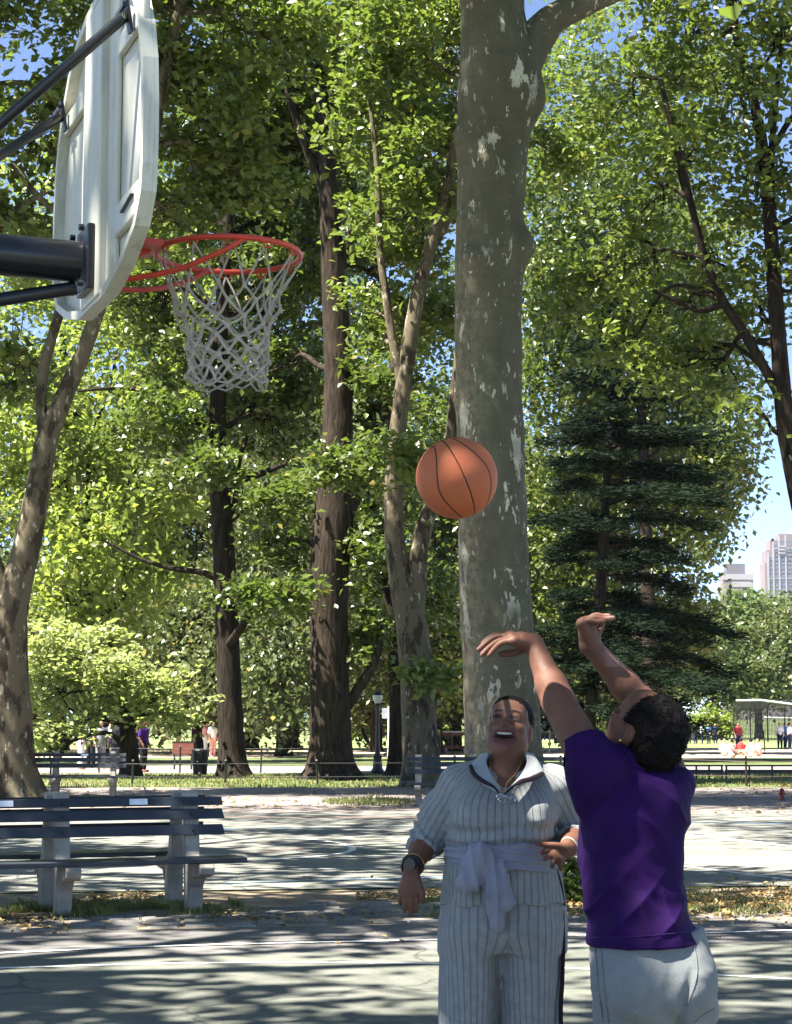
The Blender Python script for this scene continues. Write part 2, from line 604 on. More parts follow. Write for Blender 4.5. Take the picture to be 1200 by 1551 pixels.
# granite setts between the two courts
def setts():
    root = empty('paved_strip', (0, 15, 0))
    tag(root, kind='structure')
    rg = random.Random(5)
    protos = []
    for k in range(6):
        bm = bmesh.new()
        bmesh.ops.create_cube(bm, size=1)
        for v in bm.verts:
            v.co.x *= rg.uniform(.20, .30)
            v.co.y *= rg.uniform(.11, .15)
            v.co.z *= .07
            v.co += Vector((rg.uniform(-.012, .012), rg.uniform(-.008, .008), rg.uniform(-.006, .006)))
        top = [f for f in bm.faces if f.normal.z > .7]
        bmesh.ops.bevel(bm, geom=list({e for f in top for e in f.edges}), offset=.018, segments=1, affect='EDGES')
        me = bpy.data.meshes.new('paving_stone')
        bm.to_mesh(me)
        bm.free()
        me.materials.append(M_STONE)
        protos.append(me)
    n = 0
    def front(x): return float(np.interp(x, [-8, -4, .4, 4, 8], [13.95, 14.05, 14.95, 15.35, 15.6]))
    for row in range(12):
        x = -3.7 + rg.uniform(0, .2)
        while x < 3.9:
            y = front(x) + .09 + row * .158 + rg.uniform(-.015, .015)
            deep = float(np.interp(x, [-3.9, -1.4, -.9, .9, 1.3, 4], [7, 7, 12, 12, 4, 4]))
            if row < deep and n < 296 and not (row > 5 and rg.random() < .25):
                o = bpy.data.objects.new('paving_stone', rg.choice(protos))
                COL.objects.link(o)
                o.parent = root
                o.location = (x, y - 15, -.021 + rg.uniform(-.010, .008))
                o.rotation_euler = (rg.uniform(-.05, .05), rg.uniform(-.05, .05), R(11) + rg.uniform(-.09, .09))
                n += 1
            x += rg.uniform(.265, .31)
setts()

# ------------------------------------------------------------------ benches
M_SLAT = plain('dark_slate_paint', (.022, .027, .036), .42, .45, .35, 5, .25, 50)
M_CONC = plain('weathered_concrete', (.30, .275, .235), .9, .2, .28, 6, .5, 45)
M_PLAQUE = plain('pale_plaque', (.70, .72, .78), .3, .5)
M_BOLT = plain('dark_bolt', (.03, .03, .03), .4, .5, metallic=.6)
LEG_PROFILE = [(-.06, 0), (.09, 0), (.10, .30), (.135, .45), (.22, .965), (.155, .985), (.12, .96), (.03, .455), (-.02, .415), (-.40, .415), (-.435, .385), (-.425, .33), (-.36, .305), (-.16, .285), (-.085, .20)]
def bench(loc, rz, spans, over, legs, plaques=(), label=None, group=None):
    """Concrete-legged park bench; local x along it, the sitter faces -y."""
    root = empty('park_bench', loc, rz)
    tag(root, label, 'bench', group)
    x0, x1 = spans
    rg = random.Random(int(loc[1] * 10))
    for x in legs:
        MB().prism(LEG_PROFILE, lambda p: (x - .062, p[0], p[1]), lambda p: (x + .062, p[0], p[1])).build('leg', M_CONC, root, bevel=.012)
    for z, h in ((.90, .072), (.795, .085), (.665, .085)):
        y = np.interp(z, [.45, .965], [.03, .125]) - .022
        o = MB().quad_box([(x0, y - .02 + .0, z - h / 2), (x1 + rg.uniform(-.02, .02), y - .02, z - h / 2), (x1, y + .018, z - h / 2), (x0, y + .018, z - h / 2),
                           (x0, y - .012 + .02, z + h / 2), (x1, y - .012 + .02, z + h / 2), (x1, y + .038, z + h / 2), (x0, y + .038, z + h / 2)]).build('slat', M_SLAT, root, bevel=.006)
        for x in legs:
            c = Vector((x, y - .006, z))
            MB().tube([c + Vector((0, .012, 0)), c + Vector((0, -.020, 0))], .011, 8).build('bolt', M_BOLT, root)
    for y in (-.36, -.265, -.17, -.075):
        MB().box((x0, y - .042, .417), (x1 + .10 + rg.uniform(-.02, .02), y + .042, .455)).build('slat', M_SLAT, root, bevel=.006)
    for x in plaques:
        y = np.interp(.90, [.45, .965], [.03, .125]) - .022
        MB().quad_box([(x - .075, y - .0245, .878), (x + .075, y - .0245, .878), (x + .075, y - .015, .878), (x - .075, y - .015, .878),
                       (x - .075, y - .0105, .926), (x + .075, y - .0105, .926), (x + .075, y - .001, .926), (x - .075, y - .001, .926)]).build('plaque', M_PLAQUE, root)
    return root
BA = R(21)
def bench_at(px, py, rz, **kw):
    g = G(px, py)
    return bench((g.x, g.y, .004), rz, **kw)
# the near pair, back to back
b0 = bench_at(293, 1381, BA, spans=(-2.9, .26), over=0, legs=(0, -1.09, -2.18), plaques=(-.46, -1.57),
         label='near dark slatted bench facing the shooter, with two white plaques on its top rail')
off = Matrix.Rotation(BA, 3, 'Z') @ Vector((-.02, .60, 0))
bench(tuple(b0.location + off), BA + math.pi, spans=(-.24, 2.9), over=0, legs=(0, 1.09, 2.18), label='dark slatted bench back to back behind the near plaque bench')
# the pair by the left plane tree
B2 = R(4)
b1 = bench_at(170, 1207, B2, spans=(-4.4, .28), over=0, legs=(0, -1.25, -2.5, -3.75), plaques=(-.62, -1.85, -.10 - 2.9),
         label='long slatted bench in front of the left mottled trunk, farther than the near pair')
off = Matrix.Rotation(B2, 3, 'Z') @ Vector((-.02, .60, 0))
bench(tuple(b1.location + off), B2 + math.pi, spans=(-.24, 4.4), over=0, legs=(0, 1.25, 2.5, 3.75), label='slatted bench backing onto the long bench by the left trunk')
# the pair under the big plane tree, behind the two players
B3 = R(-3)
b2 = bench_at(634, 1222, B3, spans=(-.22, 3.3), over=0, legs=(0, 1.05, 2.1, 3.1), label='shaded slatted bench behind the laughing woman, under the thickest trunk')
off = Matrix.Rotation(B3, 3, 'Z') @ Vector((-.02, .60, 0))
bench(tuple(b2.location + off), B3 + math.pi, spans=(-3.3, .24), over=0, legs=(0, -1.05, -2.1, -3.1), label='slatted bench backing onto the shaded bench behind the laughing woman')

# ------------------------------------------------------------------ low iron fences, lamp, bin and other small things
M_IRON = plain('black_iron', (.014, .014, .015), .45, .5, .3, 12)
M_RUST = plain('rust_brown_iron', (.060, .022, .016), .6, .4, .3, 12)
def fence(pts, hgt, rails, step, label, post_r=.028, group=None, mat=None, wire=.012):
    pts = [Vector((p[0], p[1], 0)) for p in pts]
    root = empty('fence', pts[0])
    tag(root, label, 'fence', group)
    rg = random.Random(int(pts[0].y * 7))
    tops = []
    for a, b in zip(pts[:-1], pts[1:]):
        n = max(1, round((b - a).length / step))
        tops += [a.lerp(b, i / n) for i in range(n)]
    tops.append(pts[-1])
    post = None
    lean = []
    for p in tops:
        q = p - pts[0]
        ln = Vector((rg.uniform(-.03, .03), rg.uniform(-.03, .03), hgt * rg.uniform(1.0, 1.07)))
        lean.append((q, ln))
        if post is None:
            post = MB().tube([Vector((0, 0, 0)), Vector((0, 0, hgt)), Vector((0, 0, hgt + .02)), Vector((0, 0, hgt + .05))], [post_r, post_r, post_r * 1.5, post_r * .6], 8).build('post', mat or M_IRON, root, smooth=True)
            o = post
        else:
            o = post.copy(); COL.objects.link(o)
        o.location = q
        o.rotation_euler = (rg.uniform(-.04, .04), rg.uniform(-.04, .04), 0)
    for h in rails:
        MB().tube([q + Vector((0, 0, h * hgt + rg.uniform(-.02, .02))) for q, _ in lean], wire, 6).build('rail', mat or M_IRON, root, smooth=True)
    return root
fence([gx(-420, 1190), gx(200, 1190), gx(620, 1189)], .62, (.92, .36), 2.2, 'low black two rail fence along the verge left of the laughing woman')
fence([gx(690, 1188), gx(1010, 1189), gx(1131, 1191), gx(1560, 1192)], .72, (.90, .34), 2.4, 'low two rail fence with a rust brown post right of the purple shirt', mat=M_RUST, wire=.010)
fence([gx(150, 1171), gx(640, 1171)], .85, (.94, .62, .30), 2.9, 'black three rail fence behind the two dark trunks', post_r=.03)
fence([gx(-120, 1145), gx(500, 1144), gx(1320, 1143)], 1.25, (.97, .5, .06), 6.2, 'tall thin wire fence round the ball field', post_r=.035, wire=.010)
def railing(px0, px1, py):
    a, b = G(px0, py), G(px1, py)
    root = empty('low_railing', a, math.atan2(b.y - a.y, b.x - a.x))
    L = (b - a).length
    for i in range(4):
        MB().tube([Vector((L * i / 3, 0, 0)), Vector((L * i / 3, 0, .42))], .03, 6).build('post', M_IRON, root)
    for z, h in ((.40, .05), (.24, .09)):
        MB().box((-.05, -.03, z - h / 2), (L + .05, .03, z + h / 2)).build('rail', M_IRON, root)
    return root
tag(railing(1036, 1094, 1181), 'left one of two low dark railing panels end to end beyond the purple shirt', 'railing', 'low dark railing panels')
tag(railing(1101, 1205, 1181), 'longer right one of two low dark railing panels beyond the purple shirt', 'railing', 'low dark railing panels')
tag(railing(820, 868, 1176), 'low dark railing panel seen between the two players', 'railing', 'low dark railing panels')

def lamp_post(px, py, hpx):
    g = G(px, py)
    s = FPX / g.y
    h = hpx / s
    root = empty('street_lamp', g)
    tag(root, 'slim black street lamp with a lantern, left of the twin plane trunk', 'street lamp')
    MB().lathe([(.20, 0), (.22, .10), (.16, .20), (.13, .50), (.15, .56), (.09, .64), (.065, .9), (.055, h * .86), (.09, h * .87), (.06, h * .90)], 14).build('post', M_IRON, root, smooth=True)
    MB().lathe([(.08, h * .90), (.15, h * .95), (.16, h * 1.0), (.10, h * 1.03)], 12).build('lantern', M_LANTERN, root, smooth=True)
    MB().lathe([(.17, h * 1.002), (.11, h * 1.045), (.03, h * 1.06), (.012, h * 1.09)], 12).build('cap', M_IRON, root, smooth=True)
M_LANTERN = plain('frosted_lantern', (.62, .62, .56), .35, .5)
lamp_post(572, 1173, 118)
M_GREYP = plain('grey_paint', (.34, .35, .38), .6)
def pole(px, py, hpx, r, mat, label):
    g = G(px, py)
    root = empty('pole', g)
    tag(root, label, 'pole')
    h = hpx / (FPX / g.y)
    MB().lathe([(r * 1.6, 0), (r * 1.6, .1), (r, .14), (r * .8, h)], 10).build('shaft', mat, root, smooth=True)
    MB().box((-.25, -.02, h * .80), (.25, .02, h * .97)).build('sign_panel', mat, root)
M_WHITE = plain('white_paint', (.72, .73, .76), .5, .4)
pole(589, 1163, 92, .055, M_GREYP, 'white pole with a small panel between the lamp and the twin trunk')
def litter_bin(px, py, label):
    g = G(px, py)
    root = empty('litter_bin', g)
    tag(root, label, 'litter bin')
    for i in range(18):
        a = i / 18 * 6.283
        MB().bar((.20 * math.cos(a), .20 * math.sin(a), .05), (.26 * math.cos(a), .26 * math.sin(a), .80), .05, .012, (math.cos(a), math.sin(a), 0)).build('slat', M_IRON, root)
    for z, r in ((.10, .205), (.45, .235), (.80, .262)):
        MB().tube([Vector((r * math.cos(a), r * math.sin(a), z)) for a in np.linspace(0, 6.283, 21)[:-1]], .014, 5, closed=True).build('hoop', M_IRON, root)
    MB().lathe([(.17, .06), (.225, .76), (.215, .76), (.16, .07)], 14).build('liner', M_BINLINER, root)
M_BINLINER = plain('dark_bin_liner', (.02, .022, .024), .5, .4)
litter_bin(303, 1176, 'dark litter bin left of the thin dark trunk')
def notice(px, py, label, col, w=.75, h=.40, z=.55):
    g = G(px, py)
    root = empty('notice_board', g)
    tag(root, label, 'notice board')
    for x in (-.3, .3):
        MB().box((x - .03, -.03, 0), (x + .03, .03, z + h)).build('post', M_IRON, root)
    MB().box((-w / 2, -.055, z), (w / 2, -.032, z + h)).build('panel', plain('notice_red', col, .6), root)
    MB().box((-w / 2 - .02, -.06, z + h), (w / 2 + .02, .04, z + h + .05)).build('top_rail', M_IRON, root)
notice(277, 1166, 'small reddish notice board in front of the lawn, left of the litter bin', (.17, .055, .035))
def bollard(px, py):
    g = G(px, py)
    root = empty('bollard', g)
    tag(root, 'small red post standing alone on the path at the right', 'bollard')
    m = plain('red_paint', (.22, .025, .018), .6)
    MB().lathe([(.055, 0), (.06, .03), (.042, .06), (.04, .20), (.05, .22), (.02, .26)], 12).build('shaft', m, root, smooth=True)
    MB().tube([Vector((-.07, 0, .14)), Vector((.07, 0, .14))], .022, 8).build('crossbar', m, root, smooth=True)
bollard(1185, 1213)

def backstop():
    D = 185
    a = P(1112, 1119, D)
    root = empty('backstop', (a.x, D, 0))
    tag(root, 'dark netted baseball backstop with a white top bar under the far trees', 'backstop')
    w = P(1215, 1119, D).x - a.x
    for i in range(5):
        x = w * i / 4
        MB().tube([Vector((x, 0, 0)), Vector((x, 0, 3.2)), Vector((x, -1.6, 4.0))], .07, 6).build('post', M_IRON, root)
    MB().tube([Vector((0, -1.6, 4.0)), Vector((w * .35, -1.6, 4.05)), Vector((w, -1.6, 3.5))], .10, 6).build('top_bar', M_WHITE, root)
    MB().tube([Vector((w * .45, 0, 2.4)), Vector((w, 0, 2.3))], .06, 6).build('middle_bar', M_WHITE, root)
    mb = MB()
    for i in range(48):
        x = w * i / 47
        mb.tube([Vector((x, 0, .1)), Vector((x, 0, 3.2)), Vector((x, -1.6, 4.0))], .022, 4, cap=False)
    for k in range(26):
        z = .1 + 3.1 * k / 25
        mb.tube([Vector((0, 0, z)), Vector((w, 0, z))], .022, 4, cap=False)
    for k in range(12):
        q = k / 11
        mb.tube([Vector((0, -1.6 * q, 3.2 + .8 * q)), Vector((w, -1.6 * q, 3.2 + .8 * q))], .022, 4, cap=False)
    tag(mb.build('net', M_IRON, root), kind='stuff')
backstop()
def shelter():
    D = 150
    a = P(818, 1125, D)
    w = P(846, 1125, D).x - a.x
    root = empty('shelter', (a.x, D, 0))
    tag(root, 'small dark blue canopy shelter with a white front edge across the field', 'shelter')
    mb = plain('navy_canvas', (.022, .026, .06), .7)
    for x in (.05, w - .05):
        for y in (0, 1.8):
            MB().tube([Vector((x, y, 0)), Vector((x, y, 2.1))], .05, 6).build('post', M_WHITE, root)
    MB().box((0, 1.78, .5), (w, 1.84, 2.1)).build('back_panel', mb, root)
    MB().box((-.1, -.1, 2.1), (w + .1, 2.0, 2.2)).build('roof', mb, root)
    MB().box((-.12, -.16, 2.08), (w + .12, -.11, 2.28)).build('fascia', M_WHITE, root)
    MB().box((.1, .9, .42), (w - .1, 1.3, .5)).build('seat', M_WHITE, root)
shelter()
def white_rail():
    a, b = G(664, 1141), G(706, 1141)
    root = empty('barrier', a)
    tag(root, 'white and red topped barrier between the twin trunk and the thickest trunk', 'barrier')
    L = b.x - a.x
    m = plain('dull_red_board', (.18, .06, .055), .6)
    for i in range(3):
        MB().box((L * i / 2 - .05, -.05, 0), (L * i / 2 + .05, .05, 1.0)).build('post', m, root)
    MB().box((-.1, -.08, 1.0), (L + .1, .08, 1.16)).build('top_board', m, root)
    MB().box((-.1, -.10, 1.165), (L + .1, .10, 1.24)).build('cap', M_WHITE, root)
    MB().box((-.1, -.06, .25), (L + .1, .06, .42)).build('lower_board', m, root)
white_rail()

# ------------------------------------------------------------------ the two buildings on the skyline
def tower():
    D = 1900
    M_W = plain('pinkish_brick', (.19, .145, .155), .85, .2, .08, .05)
    M_P = plain('pale_piers', (.32, .285, .30), .8, .2, .06, .05)
    M_GL = plain('tower_glass', (.09, .115, .17), .2, .6, .2, .3)
    a, b = P(1160, 914, D), P(1246, 914, D)
    w = b.x - a.x
    root = empty('tower_block', (a.x, D, 0))
    tag(root, 'tall pinkish apartment tower with stepped top above the far treetops', 'tower block')
    zt = [P(1160, y, D).z for y in (852, 833, 818, 808)]
    steps = [(0, zt[0]), (w * .035, zt[1]), (w * .11, zt[2]), (w * .27, zt[3])]
    for i, (x0, z1) in enumerate(steps):
        z0 = 0 if i == 0 else steps[i - 1][1]
        MB().box((x0, i * 1.2, z0), (w - x0, 26 - i * 1.2, z1)).build('wall', M_W, root)
    # piers and window bays, storey by storey
    for xa, xb, top in ((.045, .075, 1), (.14, .165, 2), (.245, .27, 3), (.36, .385, 3), (.50, .525, 3), (.62, .645, 3), (.73, .755, 3), (.84, .865, 2), (.93, .955, 1)):
        MB().box((w * xa, -.9, 0), (w * xb, -.02, zt[top] - 2)).build('pier', M_P, root)
    bays = [(.085, .135, 1), (.175, .24, 2), (.28, .355, 3), (.395, .495, 3), (.535, .615, 3), (.655, .725, 3), (.765, .835, 2), (.875, .925, 1)]
    for xa, xb, top in bays:
        mb = MB()
        n = int((zt[top] - 4) / 4.4)
        for k in range(n):
            mb.box((w * xa, -.30, 4.4 * k + 1.2), (w * xb, -.03, 4.4 * k + 3.8))
        mb.build('window_bay', M_GL, root)
        mb = MB()
        for k in range(n):
            if k % 7 == 6: mb.box((w * xa - .2, -.75, 4.4 * k + .1), (w * xb + .2, -.04, 4.4 * k + .8))
        mb.build('ledge', M_P, root)
    for k in range(3):
        MB().box((w * .24, -1.6, zt[2] - 14 + 3.4 * k), (w * .36, -.95, zt[2] - 12.6 + 3.4 * k)).build('balcony', M_P, root)
    MB().box((w * .50, 4, zt[3] + .05), (w * .80, 18, zt[3] + 5)).build('plant_room', M_P, root)
    D2 = 1800
    a, b = P(1151, 920, D2), P(1193, 920, D2)
    r2 = empty('brick_building', (a.x, D2, 0))
    tag(r2, 'low brown brick building in front of the tower foot', 'building')
    z = P(1151, 904, D2).z
    ww = b.x - a.x
    MB().box((0, 0, 0), (ww, 20, z)).build('wall', M_W, r2)
    MB().box((-.3, -.3, z + .01), (ww + .3, 20.3, z + .9)).build('parapet', M_P, r2)
    for i in range(5):
        for k in range(3):
            MB().box((ww * (.1 + .18 * i), -.2, z - 4.5 - 5 * k), (ww * (.18 + .18 * i), -.02, z - 2.4 - 5 * k)).build('window', M_GL, r2)
    D3 = 1500
    root = empty('office_building', (P(1100, 914, D3).x, D3, 0))
    tag(root, 'boxy pale and brick building with a roof block left of the tower', 'building')
    X = lambda px: P(px, 900, D3).x - P(1100, 900, D3).x
    Z = lambda py: P(1120, py, D3).z
    M_B = plain('slate_block', (.13, .12, .145), .85, .2, .08, .05)
    MB().box((X(1096), 0, 0), (X(1142), 16, Z(870))).build('wall', M_W, root)
    MB().box((X(1102), 1.5, Z(870) + .02), (X(1130.5), 13, Z(853.5))).build('roof_block', M_B, root)
    MB().box((X(1096) - .2, -.5, Z(878)), (X(1142) + .2, -.02, Z(869.5))).build('parapet', M_P, root)
    MB().box((X(1110), -.35, Z(889)), (X(1138), -.03, Z(881))).build('window_band', M_P, root)
    MB().box((X(1137), -.4, Z(900)), (X(1141), -.04, Z(882))).build('pier', M_P, root)
    MB().box((X(1136), -.52, Z(880)), (X(1142), -.06, Z(878.3))).build('ledge', M_B, root)
    for i in range(6):
        for k in range(6):
            x = X(1108) + i * (X(1138) - X(1108)) / 6
            MB().box((x + .4, -.2, Z(893) - 3.2 * k - 1.8), (x + 1.2, -.02, Z(893) - 3.2 * k)).build('window', M_GL, root)
tower()
# ------------------------------------------------------------------ trees
def leaf_mat(name, a, b, trans, tmix=.25, rough=.36, spec=.45, brown=.8):
    t = NT(name)
    tint = t.add('ShaderNodeAttribute', attribute_name='tint').outputs['Fac']
    isl = t.n.new('ShaderNodeNewGeometry').outputs['Random Per Island']
    f = t.math('ADD', t.math('MULTIPLY', tint, .62), t.math('MULTIPLY', isl, .38))
    c = t.mix(f, a, b)
    c = t.mix(t.ramp(isl, [(.965, 0.), (.975, brown)]), c, (.22, .17, .03))
    bs = t.bsdf(c, rough, spec)
    tr = t.n.new('ShaderNodeBsdfTranslucent')
    t.l.new(t.mix(f, trans, tuple(x * 1.35 for x in trans)), tr.inputs['Color'])
    m = t.n.new('ShaderNodeMixShader')
    m.inputs[0].default_value = tmix
    t.l.new(bs.outputs[0], m.inputs[1])
    t.l.new(tr.outputs[0], m.inputs[2])
    return t.done(m)
L_PLANE = leaf_mat('plane_leaves', (.040, .060, .012), (.155, .190, .042), (.22, .31, .04))
L_OAK = leaf_mat('oak_leaves', (.024, .038, .009), (.110, .140, .030), (.15, .22, .03))
L_SUNNY = leaf_mat('yellow_green_leaves', (.095, .125, .026), (.200, .235, .060), (.28, .36, .05), .42)
L_GREY = leaf_mat('grey_green_leaves', (.052, .070, .026), (.110, .130, .050), (.15, .19, .05))
L_SHRUB = leaf_mat('light_shrub_leaves', (.17, .20, .07), (.28, .31, .14), (.32, .38, .10), .40, .36)
L_PINE = leaf_mat('pine_needles', (.007, .013, .008), (.016, .025, .013), (.02, .04, .015), .06, .8, .03, 0.0)
L_FAR = leaf_mat('far_leaves', (.070, .105, .040), (.125, .165, .062), (.17, .24, .06))

def bark_plane():
    t = NT('plane_bark')
    v = t.coord('Object')
    st = t.coord('Object', (1, 1, .38))
    c = t.mix(t.ramp(t.noise(st, 2.4, 5), [(.3, 0.), (.7, 1.)]), (.070, .068, .044), (.120, .115, .076))
    c = t.mix(t.ramp(t.noise(st, .9, 4), [(.45, 0.), (.7, .6)]), c, (.105, .080, .050))
    # shed plates showing pale new bark
    wv = t.n.new('ShaderNodeVectorMath'); wv.operation = 'ADD'
    nn = t.add('ShaderNodeTexNoise', Scale=3.5, Detail=3.0)
    sc = t.n.new('ShaderNodeVectorMath'); sc.operation = 'SCALE'; sc.inputs['Scale'].default_value = .35
    t.l.new(st, nn.inputs['Vector']); t.l.new(nn.outputs[1], sc.inputs[0]); t.l.new(st, wv.inputs[0]); t.l.new(sc.outputs[0], wv.inputs[1])
    def flecks(scale, cut, keep):
        vo = t.add('ShaderNodeTexVoronoi', Scale=scale)
        t.l.new(wv.outputs[0], vo.inputs['Vector'])
        sel = t.ramp(t.math('MULTIPLY', vo.outputs['Color'], 1.0), [(keep, 0.), (keep + .02, 1.)])
        return t.math('MULTIPLY', t.ramp(vo.outputs['Distance'], [(cut, 1.), (cut + .05, 0.)]), sel)
    f1 = t.ramp(t.noise(wv.outputs[0], 2.0, 6, .66), [(.585, 0.), (.60, 1.)])
    f2 = t.math('MAXIMUM', t.math('MULTIPLY', flecks(7.5, .20, .74), .8), t.ramp(t.noise(wv.outputs[0], 6.0, 4, .6), [(.645, 0.), (.66, 1.)]))
    clump = t.ramp(t.noise(v, .8, 3), [(.36, .0), (.58, 1.)])
    f = t.math('MAXIMUM', t.math('MULTIPLY', f1, clump), t.math('MULTIPLY', f2, .9))
    c = t.mix(f, c, (.50, .475, .38))
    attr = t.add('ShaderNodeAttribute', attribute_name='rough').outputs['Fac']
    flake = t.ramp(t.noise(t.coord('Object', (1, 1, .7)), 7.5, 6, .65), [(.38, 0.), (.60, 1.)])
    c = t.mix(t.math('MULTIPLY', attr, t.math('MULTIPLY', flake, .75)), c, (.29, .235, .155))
    wr = t.ramp(t.noise(t.coord('Object', (1, 1, 5.5)), 1.6, 5, .65), [(.44, 1.), (.52, 0.)])
    c = t.mix(t.math('MULTIPLY', wr, .14), c, (.045, .042, .028))
    h = t.math('ADD', t.math('ADD', t.noise(st, 12, 5), t.math('MULTIPLY', wr, -.22)), t.math('MULTIPLY', f, -.35))
    return t.done(t.bsdf(c, .85, .2, t.bump(h, .55, .03, t.bump(flake, .25, .03))))
M_BARKP = bark_plane()
def bark_mottled():
    t = NT('mottled_bark')
    st = t.coord('Object', (1, 1, .4))
    c = t.mix(t.ramp(t.noise(st, 3.2, 6, .6), [(.44, 0.), (.50, 1.)], 'EASE'), (.042, .031, .020), (.115, .093, .058))
    c = t.mix(t.ramp(t.noise(st, 5.5, 5, .6), [(.54, 0.), (.60, .85)]), c, (.082, .072, .044))
    c = t.mix(t.ramp(t.noise(st, 8, 4), [(.62, 0.), (.66, .8)]), c, (.36, .32, .23))
    return t.done(t.bsdf(c, .88, .2, t.bump(t.noise(st, 9, 5), .5, .03)))
M_BARKM = bark_mottled()
def bark_dark(name, a, b):
    t = NT(name)
    st = t.coord('Object', (1, 1, .16))
    n = t.noise(st, 11, 6, .6, .4)
    c = t.mix(t.ramp(n, [(.36, 0.), (.64, 1.)]), a, b)
    return t.done(t.bsdf(c, .92, .12, t.bump(n, .9, .06)))
M_BARKD = bark_dark('furrowed_bark', (.012, .009, .007), (.042, .031, .023))
M_BARKO = bark_dark('oak_bark', (.017, .012, .009), (.052, .039, .028))

def limb_mesh(name, pts, radii, n=14, per=6, bumps=(), rough_fn=None, seed=0, wob=.06, flare=0.0):
    q = spline([tuple(p) + (r,) for p, r in zip(pts, radii)], per)
    rg = random.Random(seed)
    V, Rg = [], []
    ref = None
    for i, row in enumerate(q):
        p, r = Vector(row[:3]), max(row[3], .004)
        t = Vector(q[min(i + 1, len(q) - 1)][:3]) - Vector(q[max(i - 1, 0)][:3])
        t.normalize()
        if ref is None: ref = Vector((1, 0, 0)) if abs(t.x) < .8 else Vector((0, 1, 0))
        s = (ref - t * ref.dot(t)).normalized()
        ref = s
        u = t.cross(s)
        for k in range(n):
            a = 2 * math.pi * k / n
            d = s * math.cos(a) + u * math.sin(a)
            pt = p + d * r
            w = mnoise.noise(pt * (.9 / max(r, .12)) + Vector((seed * 3.1, 0, 0))) * wob
            w += mnoise.noise(Vector((pt.x * 5, pt.y * 5, pt.z * 1.4)) + Vector((seed, 9, 0))) * wob * .45
            if flare and pt.z < 1.6:
                w += flare * math.exp(-pt.z / .35) * (.55 + .45 * math.cos(a * 5 + seed + mnoise.noise(Vector((a, seed, 0)))))
            pt = p + d * r * (1 + w)
            for c, rad, amp in bumps:
                g = math.exp(-((pt - c).length / rad) ** 2)
                pt = pt + d * amp * g
            V.append(tuple(pt))
            Rg.append(rough_fn(pt, a) if rough_fn else 0.0)
    F = []
    for i in range(len(q) - 1):
        for k in range(n):
            k2 = (k + 1) % n
            F.append([i * n + k, i * n + k2, (i + 1) * n + k2, (i + 1) * n + k])
    me = mesh_np(name, np.array(V), np.array(F))
    fattr(me, 'rough', Rg)
    return me

def leaves(name, C, size, rng, up=.55, droop=0.0, tint=None, aspect=.62, hang=None):
    """One mesh of folded leaf faces at the points C."""
    n = len(C)
    nrm = rng.normal(size=(n, 3))
    nrm[:, 2] = np.abs(nrm[:, 2]) * (1 + up * 2)
    nrm /= np.linalg.norm(nrm, axis=1, keepdims=True)
    d = rng.normal(size=(n, 3))
    d[:, 2] -= droop * 2
    d -= nrm * (d * nrm).sum(1, keepdims=True)
    d /= np.linalg.norm(d, axis=1, keepdims=True) + 1e-9
    s = np.cross(nrm, d)
    L = (size * rng.uniform(.65, 1.25, n))[:, None]
    w = L * aspect * .5
    lift = nrm * L * rng.uniform(.05, .22, n)[:, None]
    V = np.stack([C, C + d * L * .48 - s * w + lift, C + d * L, C + d * L * .52 + s * w + lift], 1).reshape(-1, 3)
    b = np.arange(n)[:, None] * 4
    F = np.concatenate([b + np.array([[0, 1, 2]]), b + np.array([[0, 2, 3]])], 1).reshape(-1, 3)
    me = mesh_np(name, V, F)
    fattr(me, 'tint', np.repeat(tint if tint is not None else rng.random(n), 4))
    return me

DENS = 1.0
def clumps(lobes, rng, per, spread, flat=.42, shell=.45, dens=DENS):
    """Leaf positions: each lobe (centre, radii, count) holds flattened sprays, denser near its outside."""
    pts, tints, cents = [], [], []
    for c, r, m in lobes:
        c, r = np.array(c), np.array(r)
        m = int(m * dens)
        u = rng.normal(size=(m, 3))
        u /= np.linalg.norm(u, axis=1, keepdims=True)
        u *= (shell + (1 - shell) * rng.random(m) ** .6)[:, None]
        cc = c + u * r
        tt = np.clip(.35 + .45 * rng.random(m) + .12 * u[:, 2], 0, 1)
        sp = spread * rng.uniform(.6, 1.5, m)
        k = rng.integers(int(per * .5), int(per * 1.5) + 1, m)
        idx = np.repeat(np.arange(m), k)
        off = rng.normal(size=(len(idx), 3)) * np.array((1, 1, flat)) * .55
        # every spray leans its own way
        lean = rng.normal(size=(m, 2)) * .35
        off[:, 2] += off[:, 0] * lean[idx, 0] + off[:, 1] * lean[idx, 1]
        pts.append(cc[idx] + off * sp[idx][:, None])
        tints.append(np.clip(tt[idx] + rng.normal(size=len(idx)) * .08, 0, 1))
        cents.append(cc)
    return np.concatenate(pts), np.concatenate(tints), np.concatenate(cents)

